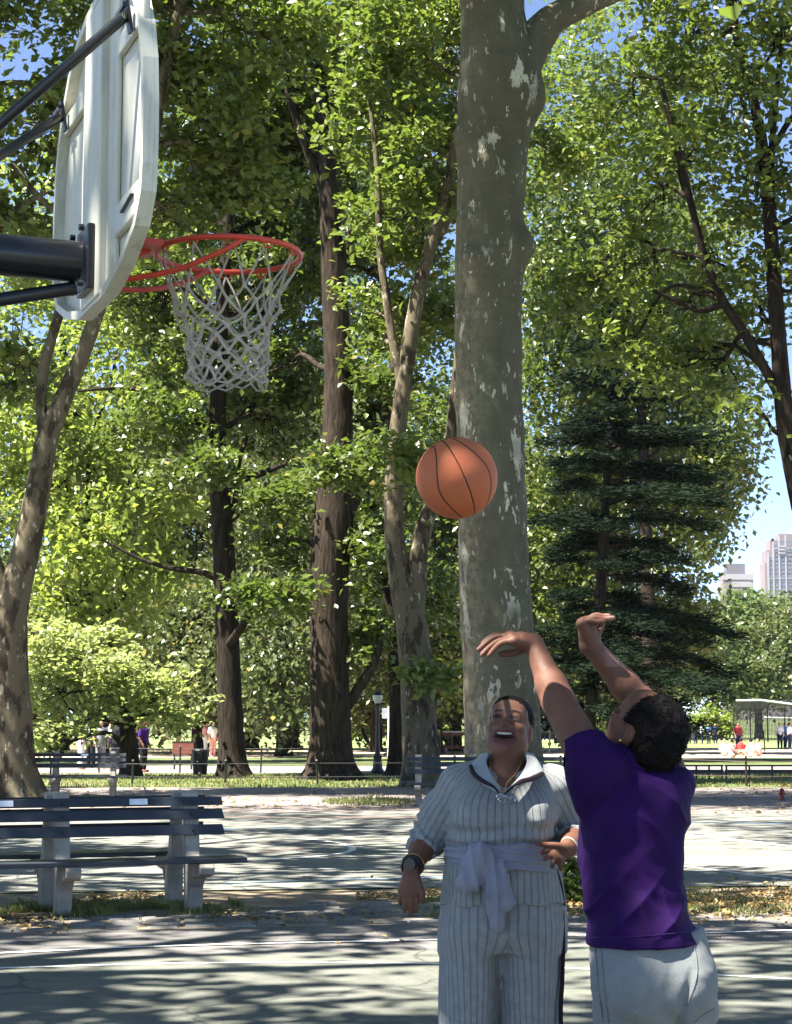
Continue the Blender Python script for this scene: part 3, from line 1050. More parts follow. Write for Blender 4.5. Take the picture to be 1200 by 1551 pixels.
def tree(name, label, cat, base, trunk, lobes, lmat, bmat, leaf, per=70, spread=.9, limbs=(), seed=1, group=None, n=14, auto=True, bumps=(), rough_fn=None, flare=.35, flat=.42, up=.55, droop=0.0, twigs=5, wob=.06, tper=6, shell=.45, aspect=.62, dens=DENS):
    """trunk, limbs: lists of (point, radius), world coordinates; lobes: (centre, radii, sprays)."""
    base = Vector(base)
    root = empty(name, base)
    tag(root, label, cat, group)
    rng = np.random.default_rng(seed)
    rel = lambda pr: ([Vector(p) - base for p, _ in pr], [r for _, r in pr])
    p, r = rel(trunk)
    bb = [(Vector(c) - base, a, b) for c, a, b in bumps]
    rf = (lambda q, a: rough_fn(q + base, a)) if rough_fn else None
    link('trunk', limb_mesh('trunk', p, r, n, tper, bb, rf, seed, wob, flare), bmat, root)
    spine = list(zip(p, r))
    for i, l in enumerate(limbs):
        p2, r2 = rel(l)
        link('limb', limb_mesh('limb', p2, r2, max(8, n // 2), 5, (), None, seed + i + 1, .08), bmat, root)
        spine += list(zip(p2, r2))
    C, T, S = clumps([(np.array(c) - np.array(base), rr, m) for c, rr, m in lobes], rng, per * .80, spread, flat, shell, dens)
    if auto:
        # limbs that reach into each lobe, with twigs to its sprays, from the nearest lower point of the wood
        mb_v = []
        for i, (c, rr, m) in enumerate(lobes):
            c = Vector(c) - base
            best = min(spine, key=lambda s: (s[0] - c).length + (3.0 if s[0].z > c.z else 0) + max(0, .10 - s[1]) * 30)
            a = best[0]
            r0 = min(best[1] * .55, .03 + .022 * (c - a).length)
            mid = a.lerp(c, .5) + Vector((rng.normal() * .25, rng.normal() * .25, .12 * (c - a).length))
            wig = Vector(rng.normal(size=3)) * .2
            path = [a, a.lerp(mid, .55) + wig, mid, mid.lerp(c, .6) - wig, c]
            link('limb', limb_mesh('limb', path, [r0, r0 * .85, r0 * .68, r0 * .5, r0 * .28], 7, 4, (), None, seed + 50 + i, .08), bmat, root)
            mine = S[np.linalg.norm((S - np.array(c)) / np.array(rr), axis=1) < 1.15]
            if len(mine) and twigs:
                mb = MB()
                for q in mine[rng.permutation(len(mine))[:twigs * 3]]:
                    s0 = path[2].lerp(path[4], rng.random())
                    q = Vector(q)
                    m1 = s0.lerp(q, .5) + Vector(rng.normal(size=3)) * .12 * (q - s0).length
                    mb.tube([s0, m1, q], [r0 * .22 + .006, r0 * .14 + .005, .005], 4, cap=False)
                link('twigs', mb.mesh('twigs', fix=False), bmat, root)
    link('crown', leaves('crown', C, leaf * 1.18, rng, up, droop, T, aspect), lmat, root, smooth=False)
    return root

def T(d, rows):
    """A path in the picture at one depth: (px, py, half width px[, depth shift])."""
    out = []
    for row in rows:
        px, py, hw = row[:3]
        dd = d + (row[3] if len(row) > 3 else 0)
        out.append((P(px, py, dd), hw / (FPX / dd)))
    return out
def grounded(d, rows):
    """Same, but the first point is put on the ground."""
    o = T(d, rows)
    p, r = o[0]
    return [(Vector((p.x, p.y, -.15)), r)] + o[1:]
def LB(px, py, d, rx, ry, rd, m):
    s = FPX / d
    return (P(px, py, d), (rx / s, rd, ry / s), m)

# --- the big plane tree behind the players
d = 38
BT = grounded(d, [(768, 1212, 66), (765, 1170, 60), (762, 1120, 58), (759, 1050, 56), (753, 950, 55), (748, 850, 53), (745, 720, 52), (741, 600, 51.5), (740, 480, 52), (741, 400, 53), (743, 330, 52), (745, 250, 53), (748, 170, 57), (752, 110, 58), (750, 60, 53), (745, 0, 50), (740, -120, 46), (735, -300, 40), (738, -520, 30), (740, -700, 18)])
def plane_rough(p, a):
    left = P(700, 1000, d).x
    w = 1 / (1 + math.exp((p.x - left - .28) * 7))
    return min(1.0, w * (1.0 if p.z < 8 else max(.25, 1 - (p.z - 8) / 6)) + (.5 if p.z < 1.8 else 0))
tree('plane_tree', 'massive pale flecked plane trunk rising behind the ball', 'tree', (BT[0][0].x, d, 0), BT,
     [((-9 + dx, d - 6 + dy, z), (rx, ry, rz), m) for dx, dy, z, rx, ry, rz, m in
      [(0, -3, 20, 5, 5, 2.2, 45), (6, 2, 24, 5.5, 5, 3, 55), (14, -3, 22, 5.5, 5.5, 2.6, 55), (18, 5, 23, 5, 5, 3, 45), (10, 10, 25, 6, 6, 3, 50), (9, -9, 19.5, 5, 4.5, 2.0, 40), (0, 6, 22, 5, 5, 3, 40), (19, -9, 20.5, 4.5, 4.5, 2.2, 36), (6, 3.6, 19.4, 3.6, 3.0, 1.8, 46), (2.6, 1.5, 19.6, 3.4, 3.0, 1.8, 42), (8.4, 5.5, 21.0, 3.4, 3.0, 2.0, 36)]],
     L_PLANE, M_BARKP, .24, per=75, spread=1.25, seed=11, n=72, tper=16, wob=.045, flare=.12, dens=1.45,
     limbs=[T(d, [(775, 120, 40), (800, 75, 32), (835, 32, 25), (880, 8, 20), (960, -25, 15), (1080, -90, 11), (1200, -190, 6)]),
            T(d, [(735, -40, 36), (700, -120, 26), (640, -210, 20), (540, -330, 12)])],
     bumps=[(P(690, 205, d - .45), .32, .26), (P(808, 150, d - .3), .50, .32), (P(812, 372, d - .25), .36, .38), (P(716, 392, d - .68), .30, .32), (P(700, 330, d - .6), .35, .14), (P(706, 720, d - .6), .25, .08), (P(705, 890, d - .6), .22, .14), (P(712, 800, d - .65), .2, .10), (P(722, 430, d - .66), .3, .10),
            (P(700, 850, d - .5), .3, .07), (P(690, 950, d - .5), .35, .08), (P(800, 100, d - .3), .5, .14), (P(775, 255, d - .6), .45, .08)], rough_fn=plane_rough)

# --- left plane tree, forking behind the bench
d = 41
LT = grounded(d, [(24, 1206, 46), (18, 1160, 36), (14, 1080, 33), (10, 1000, 32), (12, 940, 30), (24, 890, 24), (42, 820, 21), (58, 740, 18.5), (70, 670, 17), (95, 605, 14.5), (122, 545, 12.5), (145, 480, 11.5), (165, 420, 11), (200, 330, 11), (228, 230, 10), (245, 130, 9), (270, 20, 8), (300, -120, 6)])
tree('plane_tree', 'leaning mottled plane tree at the left edge, forked behind the long bench', 'tree', (LT[0][0].x, d, 0), LT,
     [LB(60, 180, 41, 110, 90, 2.2, 26), LB(-60, 60, 42, 140, 110, 2.5, 30), LB(190, 60, 42, 110, 90, 2.2, 30), LB(300, 150, 43, 120, 100, 2.0, 34), LB(80, 380, 43, 70, 50, 1.5, 10), LB(-20, 320, 42, 80, 80, 2, 16),
      LB(110, -90, 41, 200, 90, 4, 50), LB(320, -60, 42, 140, 90, 3, 34), LB(410, 60, 44, 90, 80, 2.0, 24), LB(360, 260, 44, 90, 60, 1.6, 20), LB(20, 560, 43, 70, 60, 1.5, 10), LB(270, 340, 45, 80, 60, 1.5, 12),
      LB(-200, 200, 41, 130, 200, 4, 40), LB(60, -320, 40, 260, 130, 5, 60)],
     L_PLANE, M_BARKM, .225, per=96, spread=.60, seed=12, n=22, flare=.25,
     limbs=[T(d, [(70, 680, 10), (62, 615, 9), (66, 560, 8.5), (82, 500, 8), (98, 440, 7), (100, 360, 5)]),
            T(d, [(6, 915, 22), (-12, 860, 18), (-35, 780, 15), (-60, 600, 12), (-40, 420, 9), (10, 330, 6), (70, 290, 4)]),
            T(d, [(20, 250, 5), (60, 300, 5), (100, 330, 4), (130, 345, 2)]), T(d, [(-40, 150, 5), (0, 127, 4.5), (60, 128, 4), (120, 145, 2.5)])])
# --- thin dark trunk
d = 58
DT = grounded(d, [(354, 1176, 27), (352, 1150, 21), (349, 1080, 19), (345, 980, 18), (342, 900, 17), (338, 820, 17), (333, 740, 15.5), (330, 660, 14), (331, 580, 12), (336, 480, 11), (343, 360, 9), (350, 240, 7), (355, 120, 5)])
tree('oak_tree', 'straight dark trunk under the basketball net, branching at net height', 'tree', (DT[0][0].x, d, 0), DT,
     [LB(270, 520, 59, 80, 70, 2.0, 30), LB(430, 480, 61, 80, 80, 2.4, 30), LB(240, 640, 58, 80, 60, 2.0, 24), LB(410, 620, 60, 80, 70, 1.8, 22), LB(330, 350, 61, 120, 90, 3.0, 50), LB(240, 430, 59, 90, 80, 2.4, 30),
      LB(440, 340, 60, 90, 80, 2.6, 34), LB(350, 220, 60, 120, 80, 3, 46), LB(230, 300, 60, 90, 70, 2.4, 26), LB(420, 760, 56, 60, 40, 1.4, 12), LB(300, 710, 56, 60, 40, 1.5, 12), LB(450, 190, 60, 90, 80, 2.5, 30), LB(410, 905, 53, 75, 22, 1.0, 11), LB(440, 640, 60, 50, 60, 1.8, 16)],
     L_OAK, M_BARKD, .225, per=100, spread=.64, seed=13, n=20, flare=.30,
     limbs=[T(d, [(336, 770, 7), (352, 735, 6), (385, 722, 5), (435, 702, 3)]), T(d, [(338, 885, 6), (310, 868, 5), (265, 862, 4), (215, 848, 3), (160, 820, 2)]),
            T(d, [(333, 650, 6), (300, 640, 5), (265, 622, 5), (235, 596, 4), (180, 588, 3), (120, 592, 2)]), T(d, [(340, 800, 5), (356, 760, 4.5), (362, 700, 4), (375, 660, 3)])])
# --- tall oak
d = 55
OT = grounded(d, [(502, 1184, 46), (501, 1150, 34), (500, 1080, 31), (499, 1000, 29), (498, 920, 29), (500, 850, 30), (505, 790, 30), (508, 720, 26), (512, 640, 23), (513, 560, 22), (508, 470, 20), (502, 370, 17), (497, 270, 14), (488, 160, 12), (478, 60, 10), (465, -80, 8), (450, -240, 5)])
tree('oak_tree', 'thick furrowed oak trunk with spreading base, left of the twin plane', 'tree', (OT[0][0].x, d, 0), OT,
     [LB(580, 420, 57, 70, 90, 1.8, 26), LB(430, 400, 58, 60, 80, 2.0, 22), LB(560, 250, 59, 100, 90, 2.6, 40), LB(400, 60, 56, 110, 90, 3, 44), LB(560, 90, 56, 120, 100, 3, 52), LB(440, 560, 58, 60, 50, 1.6, 16), LB(585, 590, 55, 60, 60, 1.8, 20),
      LB(545, 705, 51, 55, 32, 1.2, 16), LB(425, 830, 56, 50, 36, 1.4, 11), LB(590, 820, 55, 50, 50, 1.5, 14), LB(470, 180, 60, 80, 70, 2.0, 24), LB(640, 180, 57, 70, 90, 2.4, 30), LB(560, 960, 56, 50, 40, 1.4, 10), LB(480, -90, 55, 180, 80, 4, 50), LB(650, -60, 56, 120, 80, 3, 34), LB(590, 330, 53, 50, 34, 1.3, 11), LB(600, 700, 50, 36, 36, 1.0, 9)],
     L_OAK, M_BARKO, .225, per=100, spread=.64, seed=14, n=32, flare=.35,
     limbs=[T(d, [(515, 790, 18), (540, 740, 14), (562, 690, 12), (585, 620, 9), (600, 540, 7)]), T(d, [(522, 1075, 9), (545, 1040, 8), (568, 1000, 7), (580, 950, 5)]),
            T(d, [(508, 420, 9), (530, 360, 8), (560, 300, 6), (590, 240, 4)]), T(d, [(498, 310, 8), (470, 240, 7), (440, 150, 6), (425, 60, 4)])])
# --- twin plane
d = 48
WT = grounded(d, [(640, 1196, 32), (638, 1150, 28), (634, 1080, 26), (630, 1010, 25), (624, 950, 24), (612, 900, 20), (602, 850, 16), (597, 790, 15), (597, 720, 14), (603, 650, 13), (612, 580, 12.5), (622, 510, 12), (634, 440, 11), (650, 380, 10), (672, 300, 9), (690, 220, 8), (700, 120, 6)])
tree('plane_tree', 'twin stemmed mottled plane trunk between the oak and the thickest trunk', 'tree', (WT[0][0].x, d, 0), WT,
     [LB(610, 330, 49, 80, 70, 2, 26), LB(650, 220, 49, 70, 80, 2, 24), LB(570, 180, 50, 80, 70, 2, 22), LB(660, 470, 50, 50, 60, 1.6, 12), LB(570, 480, 50, 50, 50, 1.4, 12), LB(620, 60, 49, 110, 80, 2.6, 40), LB(690, 60, 51, 80, 70, 2.5, 24), LB(850, 230, 52, 60, 60, 2, 14),
      LB(655, 1025, 47, 40, 22, .9, 5), LB(610, 690, 46, 30, 26, .9, 6)],
     L_PLANE, M_BARKM, .225, per=96, spread=.60, seed=15, n=24, flare=.25,
     limbs=[T(d, [(622, 945, 20), (630, 890, 16), (634, 840, 14), (645, 790, 13), (662, 750, 12), (680, 690, 11), (690, 600, 9), (700, 480, 7)]),
            T(d, [(610, 590, 8), (596, 520, 7), (585, 450, 6.5), (575, 370, 5.5), (572, 260, 4.5), (560, 150, 3)]), T(d, [(645, 400, 6), (690, 300, 5), (660, 250, 4), (625, 215, 3)])])
d = 57
tree('oak_tree', 'narrow dark trunk in shade just left of the twin plane trunk', 'tree', P(601, 1100, d) * Vector((1, 1, 0)) if False else (P(601, 1100, d).x, d, 0),
     grounded(d, [(600, 1178, 16), (601, 1150, 13), (602, 1080, 12), (600, 1000, 11), (590, 900, 9), (575, 820, 7), (560, 740, 5)]),
     [LB(560, 860, 58, 60, 60, 2, 18), LB(640, 900, 59, 60, 60, 2, 16), LB(580, 760, 58, 70, 60, 2.4, 18)], L_OAK, M_BARKD, .225, per=100, spread=.64, seed=16)

# --- tree at the right edge, whose limbs come in from outside the frame
d = 44
RT = grounded(d, [(1262, 1200, 40), (1258, 1100, 30), (1248, 950, 26), (1232, 820, 23), (1212, 740, 19), (1195, 665, 16), (1186, 600, 14), (1180, 520, 12.5), (1174, 440, 12), (1168, 350, 11), (1160, 260, 10), (1148, 180, 8.5), (1128, 100, 7), (1114, 40, 6.5), (1106, -50, 6), (1090, -160, 4)])
tree('locust_tree', 'dark bare limbed tree leaning in from the right edge, with airy leaves', 'tree', (RT[0][0].x, d, 0), RT,
     [LB(1100, 120, 44, 80, 90, 2.2, 18), LB(1040, 240, 45, 70, 70, 2, 16), LB(1150, 280, 45, 70, 70, 2, 14), LB(1090, 400, 45, 60, 50, 1.6, 10), LB(1030, 60, 46, 90, 70, 2.4, 20), LB(1180, 60, 44, 70, 80, 2, 16), LB(1150, 480, 45, 40, 40, 1.2, 6),
      LB(1130, 620, 44, 26, 26, .8, 3), LB(960, 160, 46, 80, 70, 2.2, 18), LB(1100, -80, 44, 160, 90, 4, 44), LB(960, 330, 47, 70, 60, 2, 12), LB(1215, 420, 44, 50, 80, 1.6, 10), LB(1040, 470, 47, 60, 40, 1.5, 8), LB(930, 520, 50, 60, 40, 1.6, 12), LB(1010, 560, 49, 55, 45, 1.6, 12), LB(1085, 560, 48, 50, 60, 1.6, 11), LB(880, 440, 51, 60, 50, 1.8, 14), LB(960, 450, 50, 70, 40, 1.8, 14), LB(1290, 300, 44, 90, 160, 3, 26), LB(1280, 30, 44, 110, 120, 3, 26)],
     L_PLANE, M_BARKD, .215, per=70, spread=.78, seed=17, n=18,
     limbs=[T(d, [(1188, 610, 9), (1160, 560, 8), (1125, 500, 8), (1095, 455, 7), (1068, 390, 6), (1045, 300, 5.5), (1022, 210, 5), (1000, 120, 4)]), T(d, [(1176, 470, 7), (1172, 380, 6.5), (1168, 280, 6), (1172, 190, 5), (1182, 90, 4), (1190, -10, 3)]),
            T(d, [(1098, 460, 6), (1060, 470, 5), (1025, 455, 4), (990, 440, 3)]), T(d, [(1160, 250, 5), (1185, 200, 5), (1205, 170, 4)])])

# --- the pine
def pine():
    d = 84
    root = empty('pine_tree', (P(900, 1100, d).x, d, 0))
    tag(root, 'dark layered pine standing behind the shooter', 'tree')
    base = root.location.copy()
    s = FPX / d
    tr = grounded(d, [(888, 1158, 13), (892, 1110, 10), (900, 1020, 9), (908, 930, 8.5), (914, 830, 8), (920, 720, 6), (927, 620, 4.5), (934, 540, 3), (940, 470, 1.6)])
    pr = [Vector(p) - base for p, _ in tr]
    link('trunk', limb_mesh('trunk', pr, [r for _, r in tr], 14, 6, (), None, 3, .05, .3), M_BARKD, root)
    rng = np.random.default_rng(77)
    rows = [(470, 22, 20), (505, 45, 45), (545, 62, 66), (585, 78, 88), (625, 92, 110), (665, 100, 140), (705, 105, 175), (745, 110, 215), (785, 112, 208), (825, 108, 190), (865, 110, 176), (905, 105, 205), (950, 100, 200), (1000, 95, 245), (1045, 60, 225)]
    mb = MB()
    V, F, tint = [], [], []
    ys, xs = [r[1] for r in []], None
    tx = spline([(px, py, 0) for px, py in ((900, 1020), (908, 930), (914, 830), (920, 720), (927, 620), (934, 540), (940, 470))], 8)
    pads = []
    for py, wl, wr in rows:
        cx = float(np.interp(-py, -tx[:, 1], tx[:, 0]))
        z = P(cx, py, d).z
        nb = 7 if py > 560 else 6
        a0 = rng.random() * 6.28
        for k in range(nb):
            a = a0 + k * 6.283 / nb + rng.normal() * .15
            ca, sa = math.cos(a), math.sin(a)
            w = (wr if ca > 0 else wl) * rng.uniform(.62, 1.08)
            side = max(abs(ca), .55)
            L = w / s
            if abs(ca) < .5: L = min(L, (wl + wr) / 2 / s)
            st = Vector((P(cx, py, d).x, d, z + rng.normal() * .70)) - base
            rise = -.04 * L if py > 900 else .10 * L
            end = st + Vector((ca * L, sa * L, rise - (.17 * L if py > 780 else .06 * L) + rng.normal() * .06 * L))
            mid = st.lerp(end, .5) + Vector((0, 0, .06 * L))
            q = spline([tuple(st), tuple(mid), tuple(end)], 6)
            mb.tube([Vector(p) for p in q], list(np.linspace(.02 + .012 * L, .012, len(q))), 5, cap=False)
            m = max(6, int(L * 4.6))
            for j in range(m):
                f = .22 + .80 * (j + rng.random()) / m
                c = np.array(st.lerp(end, min(f, 1.02)))
                c[2] += .06 * L * (1 - (2 * f - 1) ** 2) + .05
                lat = rng.normal() * .20 * L * (1.1 - .5 * f)
                c[0] += -sa * lat
                c[1] += ca * lat
                pads.append((c, a, rng.uniform(.5, .85) * (.55 + .05 * L)))
    tag(link('branches', mb.mesh('branches', fix=False), M_BARKD, root), kind='stuff')
    pads_c = np.array([p[0] for p in pads])
    n_each = 56
    idx = np.repeat(np.arange(len(pads)), n_each)
    N = len(idx)
    sp = np.array([p[2] for p in pads])[idx]
    az = np.array([p[1] for p in pads])[idx] + rng.normal(size=N) * .9
    off = rng.normal(size=(N, 3)) * np.array((.55, .55, .22))
    C = pads_c[idx] + off * sp[:, None]
    dirs = np.stack([np.cos(az), np.sin(az), rng.normal(size=N) * .22 - .02], 1)
    dirs /= np.linalg.norm(dirs, axis=1, keepdims=True)
    sd = np.cross(dirs, rng.normal(size=(N, 3)))
    sd /= np.linalg.norm(sd, axis=1, keepdims=True)
    L = rng.uniform(.26, .46, N)[:, None]
    w = .034
    Vn = np.stack([C - sd * w, C + sd * w, C + dirs * L], 1).reshape(-1, 3)
    Fn = np.arange(N * 3).reshape(-1, 3)
    me = mesh_np('needles', Vn, Fn)
    fattr(me, 'tint', np.repeat(rng.random(len(pads))[idx], 3))
    link('needles', me, L_PINE, root, smooth=False)
pine()

# --- trees behind
d = 100
tree('oak_tree', 'broad grey green tree drooping behind the pine', 'tree', (P(985, 1100, d).x, d, 0), grounded(d, [(985, 1150, 14), (985, 1000, 12), (980, 850, 10), (975, 700, 8), (970, 560, 6), (970, 420, 4)]),
     [LB(900, 420, 100, 110, 110, 4, 50), LB(1000, 380, 100, 90, 90, 4, 40), LB(1040, 520, 100, 80, 100, 4, 44), LB(1085, 660, 100, 52, 100, 3, 34), LB(960, 560, 103, 130, 100, 4, 50), LB(860, 560, 102, 80, 110, 4, 40), LB(1035, 800, 102, 60, 90, 3, 28), LB(950, 760, 106, 150, 110, 4, 50), LB(860, 800, 106, 70, 120, 4, 36), LB(930, 960, 106, 130, 90, 4, 40), LB(1040, 950, 104, 50, 60, 3, 16), LB(870, 300, 100, 80, 80, 3, 26), LB(1082, 720, 100, 38, 60, 2, 10)],
     L_OAK, M_BARKD, .34, per=72, spread=1.30, seed=21, flat=.8, droop=.7, up=.2, twigs=2, shell=.6, dens=1.8)
d = 80
tree('willow_tree', 'sunlit yellow green tree with hanging sprays beyond the left bench', 'tree', (P(150, 1100, d).x, d, 0), grounded(d, [(150, 1158, 16), (148, 1050, 13), (140, 930, 11), (135, 800, 9), (140, 650, 6)]),
     [LB(150, 640, 80, 110, 80, 3, 46), LB(70, 720, 79, 80, 80, 3, 36), LB(230, 720, 80, 90, 70, 3, 40), LB(140, 810, 78, 90, 60, 3, 34), LB(100, 900, 77, 60, 60, 2.4, 22), LB(30, 600, 80, 80, 90, 3, 34), LB(250, 620, 82, 70, 60, 3, 24), LB(220, 860, 80, 70, 50, 2.6, 20), LB(200, 500, 82, 110, 70, 3, 34), LB(-60, 760, 80, 90, 200, 4, 50), LB(170, 950, 79, 50, 40, 2, 10)],
     L_SUNNY, M_BARKD, .29, per=82, spread=1.05, seed=22, flat=.75, droop=.6, up=.25, twigs=3,
     limbs=[T(d, [(145, 980, 8), (160, 930, 7), (185, 905, 6), (190, 870, 4)])])
d = 96
tree('linden_tree', 'dense dark tree between the two dark trunks, its skirt just above the lawn', 'tree', (P(430, 1100, d).x, d, 0), grounded(d, [(430, 1148, 12), (430, 1050, 10), (430, 900, 8), (430, 750, 6)]),
     [LB(420, 980, 95, 90, 95, 4, 60), LB(440, 850, 97, 90, 90, 4, 50), LB(390, 740, 98, 100, 90, 4, 44), LB(490, 700, 100, 90, 120, 4, 44), LB(410, 1050, 93, 70, 42, 3, 26), LB(300, 950, 98, 80, 110, 4, 44), LB(270, 1040, 96, 60, 50, 3, 22)],
     L_GREY, M_BARKD, .33, per=75, spread=1.2, seed=23, flat=.8, droop=.6, up=.2, twigs=2, shell=.6)
d = 105
tree('linden_tree', 'dark leafy tree seen between the oak and the thickest trunk', 'tree', (P(660, 1100, d).x, d, 0), grounded(d, [(660, 1142, 11), (660, 1000, 9), (655, 850, 7), (650, 700, 5)]),
     [LB(580, 960, 104, 90, 90, 4, 46), LB(670, 980, 104, 80, 80, 4, 40), LB(600, 820, 106, 110, 100, 4, 50), LB(680, 700, 108, 110, 120, 4, 50), LB(560, 650, 108, 110, 120, 4, 46), LB(720, 880, 106, 70, 120, 4, 34), LB(790, 980, 108, 60, 80, 4, 24), LB(640, 1055, 102, 50, 30, 3, 10), LB(820, 880, 112, 50, 120, 4, 28)],
     L_OAK, M_BARKD, .34, per=75, spread=1.3, seed=24, flat=.7, up=.4, twigs=2, shell=.6)
d = 120
for i, (px, lab, rows) in enumerate(((90, 'tall back tree filling the gap left of the thin dark trunk', [(20, 480, 150, 120), (150, 420, 130, 120), (60, 320, 150, 110), (270, 480, 120, 130), (100, 900, 160, 110), (-20, 1020, 110, 70), (280, 820, 110, 120), (180, 1030, 120, 50)]),
                                 (440, 'tall back tree behind the thick oak', [(350, 560, 120, 120), (470, 460, 130, 120), (590, 420, 110, 120), (420, 300, 150, 110), (560, 260, 140, 110), (640, 560, 100, 120), (300, 330, 110, 100)]),
                                 (880, 'tall back tree to the right of the thickest trunk', [(850, 180, 110, 100), (960, 230, 110, 90), (830, 330, 70, 110), (1060, 330, 80, 80), (900, 80, 120, 80), (1050, 150, 100, 90), (880, 700, 100, 120), (1000, 640, 90, 90), (860, 440, 90, 80)]))):
    tree('back_tree', lab, 'tree', (P(px, 1100, d).x, d + i, 0), grounded(d + i, [(px, 1140, 12), (px, 1000, 10), (px, 800, 8), (px + 6, 600, 6), (px + 4, 400, 4)]),
         [LB(x, y, d + i + (x * 7 % 5), rx, ry, 4.5, int(rx * ry / 420)) for x, y, rx, ry in rows], (L_SUNNY, L_OAK, L_PLANE)[i], M_BARKD, .40, per=72, spread=1.45, seed=30 + i, flat=.6, twigs=2, shell=.55, group='tall trees at the back', dens=1.8)
# --- the pale shrubby tree beside the left trunk
d = 57
tree('dogwood_tree', 'low pale sunlit spreading tree right of the left mottled trunk', 'tree', (P(197, 1100, d).x, d, 0), grounded(d, [(200, 1180, 17), (197, 1150, 14), (193, 1110, 12), (188, 1075, 9), (185, 1040, 5)]),
     [LB(130, 1000, 56, 75, 26, 1.6, 22), LB(90, 1050, 56, 60, 40, 1.5, 18), LB(190, 1030, 56, 60, 32, 1.6, 18), LB(235, 1062, 56, 55, 26, 1.4, 16), LB(160, 965, 57, 40, 14, 1.0, 8), LB(75, 985, 56, 40, 40, 1.4, 10), LB(250, 1035, 56, 34, 12, .8, 6), LB(120, 1090, 56, 40, 20, 1.2, 8), LB(70, 1115, 56, 24, 30, 1.0, 6), LB(275, 1085, 56, 20, 12, .6, 3)],
     L_SHRUB, M_BARKO, .20, per=74, spread=.62, seed=41, flat=.30, up=.9, flare=.3,
     limbs=[T(d, [(192, 1110, 7), (205, 1080, 6), (225, 1065, 4)]), T(d, [(192, 1100, 7), (165, 1060, 6), (140, 1020, 4)])])

# --- the trees across the field
def far_tree(loc, w, h, seed, mat, label, group='trees across the field'):
    rng = np.random.default_rng(seed)
    lob = []
    for k in range(9):
        a = k * 2.4
        rr = .30 * w * math.sqrt(k / 9)
        lob.append(((loc[0] + rr * math.cos(a), loc[1] + rr * math.sin(a), h * (.44 + .40 * (1 - (k / 9)) * rng.uniform(.7, 1.1))), (w * .24, w * .24, h * .20), 30))
    lob.append(((loc[0], loc[1], h * .34), (w * .36, w * .36, h * .18), 34))
    return tree('far_tree', label, 'tree', loc, [(Vector((loc[0], loc[1], -.2)), w * .035), (Vector((loc[0], loc[1], h * .3)), w * .028), (Vector((loc[0] + .3, loc[1], h * .6)), w * .02), (Vector((loc[0], loc[1], h * .85)), .08)],
                lob, mat, M_BARKD, .55, per=60, spread=w * .10, seed=seed, group=group, n=10, twigs=0, flat=.6, shell=.6, dens=1.2)
F0 = far_tree((P(1150, 1110, 225).x, 225, 0), 15, 17.5, 61, L_FAR, 'rounded green tree across the field under the tower')
def far_copy(src, px, dd, sc, rz, label):
    o = copy_tree(src)
    o.location = (P(px, 1110, dd).x, dd, 0)
    o.scale = (sc, sc, sc * random.Random(px).uniform(.9, 1.08))
    o.rotation_euler = (0, 0, rz)
    o['label'] = label
    return o
F1 = far_tree((P(1230, 1110, 218).x, 218, 0), 17, 16.5, 62, L_GREY, 'wide grey green tree across the field at the right edge')
far_copy(F1, 1085, 232, .95, 2.0, 'tree across the field showing right of the pine foot')
far_copy(F0, 1010, 240, 1.0, 1.1, 'tree across the field half hidden by the shooter head')
far_copy(F1, 930, 236, .9, 4.0, 'tree across the field seen through the pine foot')
far_copy(F0, 840, 245, .95, 3.0, 'tree across the field seen above the small canopy shelter')
far_copy(F1, 740, 240, .9, .6, 'tree across the field behind the thickest trunk')
far_copy(F0, 680, 238, .85, 5.1, 'tree across the field between the twin trunk and thickest trunk')
far_copy(F0, 560, 250, .55, 2.4, 'smaller bright tree across the field beside the street lamp')
far_copy(F1, 450, 262, .6, 1.9, 'smaller tree across the field between the dark trunk and the oak')
far_copy(F0, 270, 255, .7, 4.4, 'tree across the field right of the pale low tree')
far_copy(F1, 120, 250, .9, .2, 'tree across the field behind the pale low tree')
far_copy(F0, -40, 245, 1.0, 3.7, 'tree across the field beyond the left edge')
far_copy(F1, 1330, 235, 1.0, 2.9, 'tree across the field beyond the right edge')
# low bright bushes at the edge of the field
def bush(px, dd, w, h, seed, label):
    x = P(px, 1110, dd).x
    return tree('bush', label, 'bush', (x, dd, 0), [(Vector((x, dd, -.1)), .10), (Vector((x, dd, h * .4)), .08), (Vector((x, dd, h * .8)), .04)],
                [((x - w * .28, dd, h * .45), (w * .26, w * .2, h * .38), 22), ((x + w * .25, dd, h * .40), (w * .26, w * .2, h * .34), 22), ((x, dd - .1 * w, h * .55), (w * .3, w * .2, h * .38), 24)], L_SUNNY, M_BARKD, .40, per=50, spread=.8, seed=seed, group='bushes at the field edge', n=8, twigs=0)
bush(1075, 205, 5.5, 3.6, 71, 'round light bush below the far trees, right of the shooter head')
bush(1040, 210, 4.5, 2.6, 72, 'smaller bush touching the shooter hair line across the field')
bush(900, 190, 5, 3.2, 73, 'bush across the field between the raised arms')
bush(545, 190, 5, 3.0, 74, 'bright bush across the field left of the street lamp')
bush(660, 195, 5, 3.0, 75, 'bush across the field right of the twin trunk')

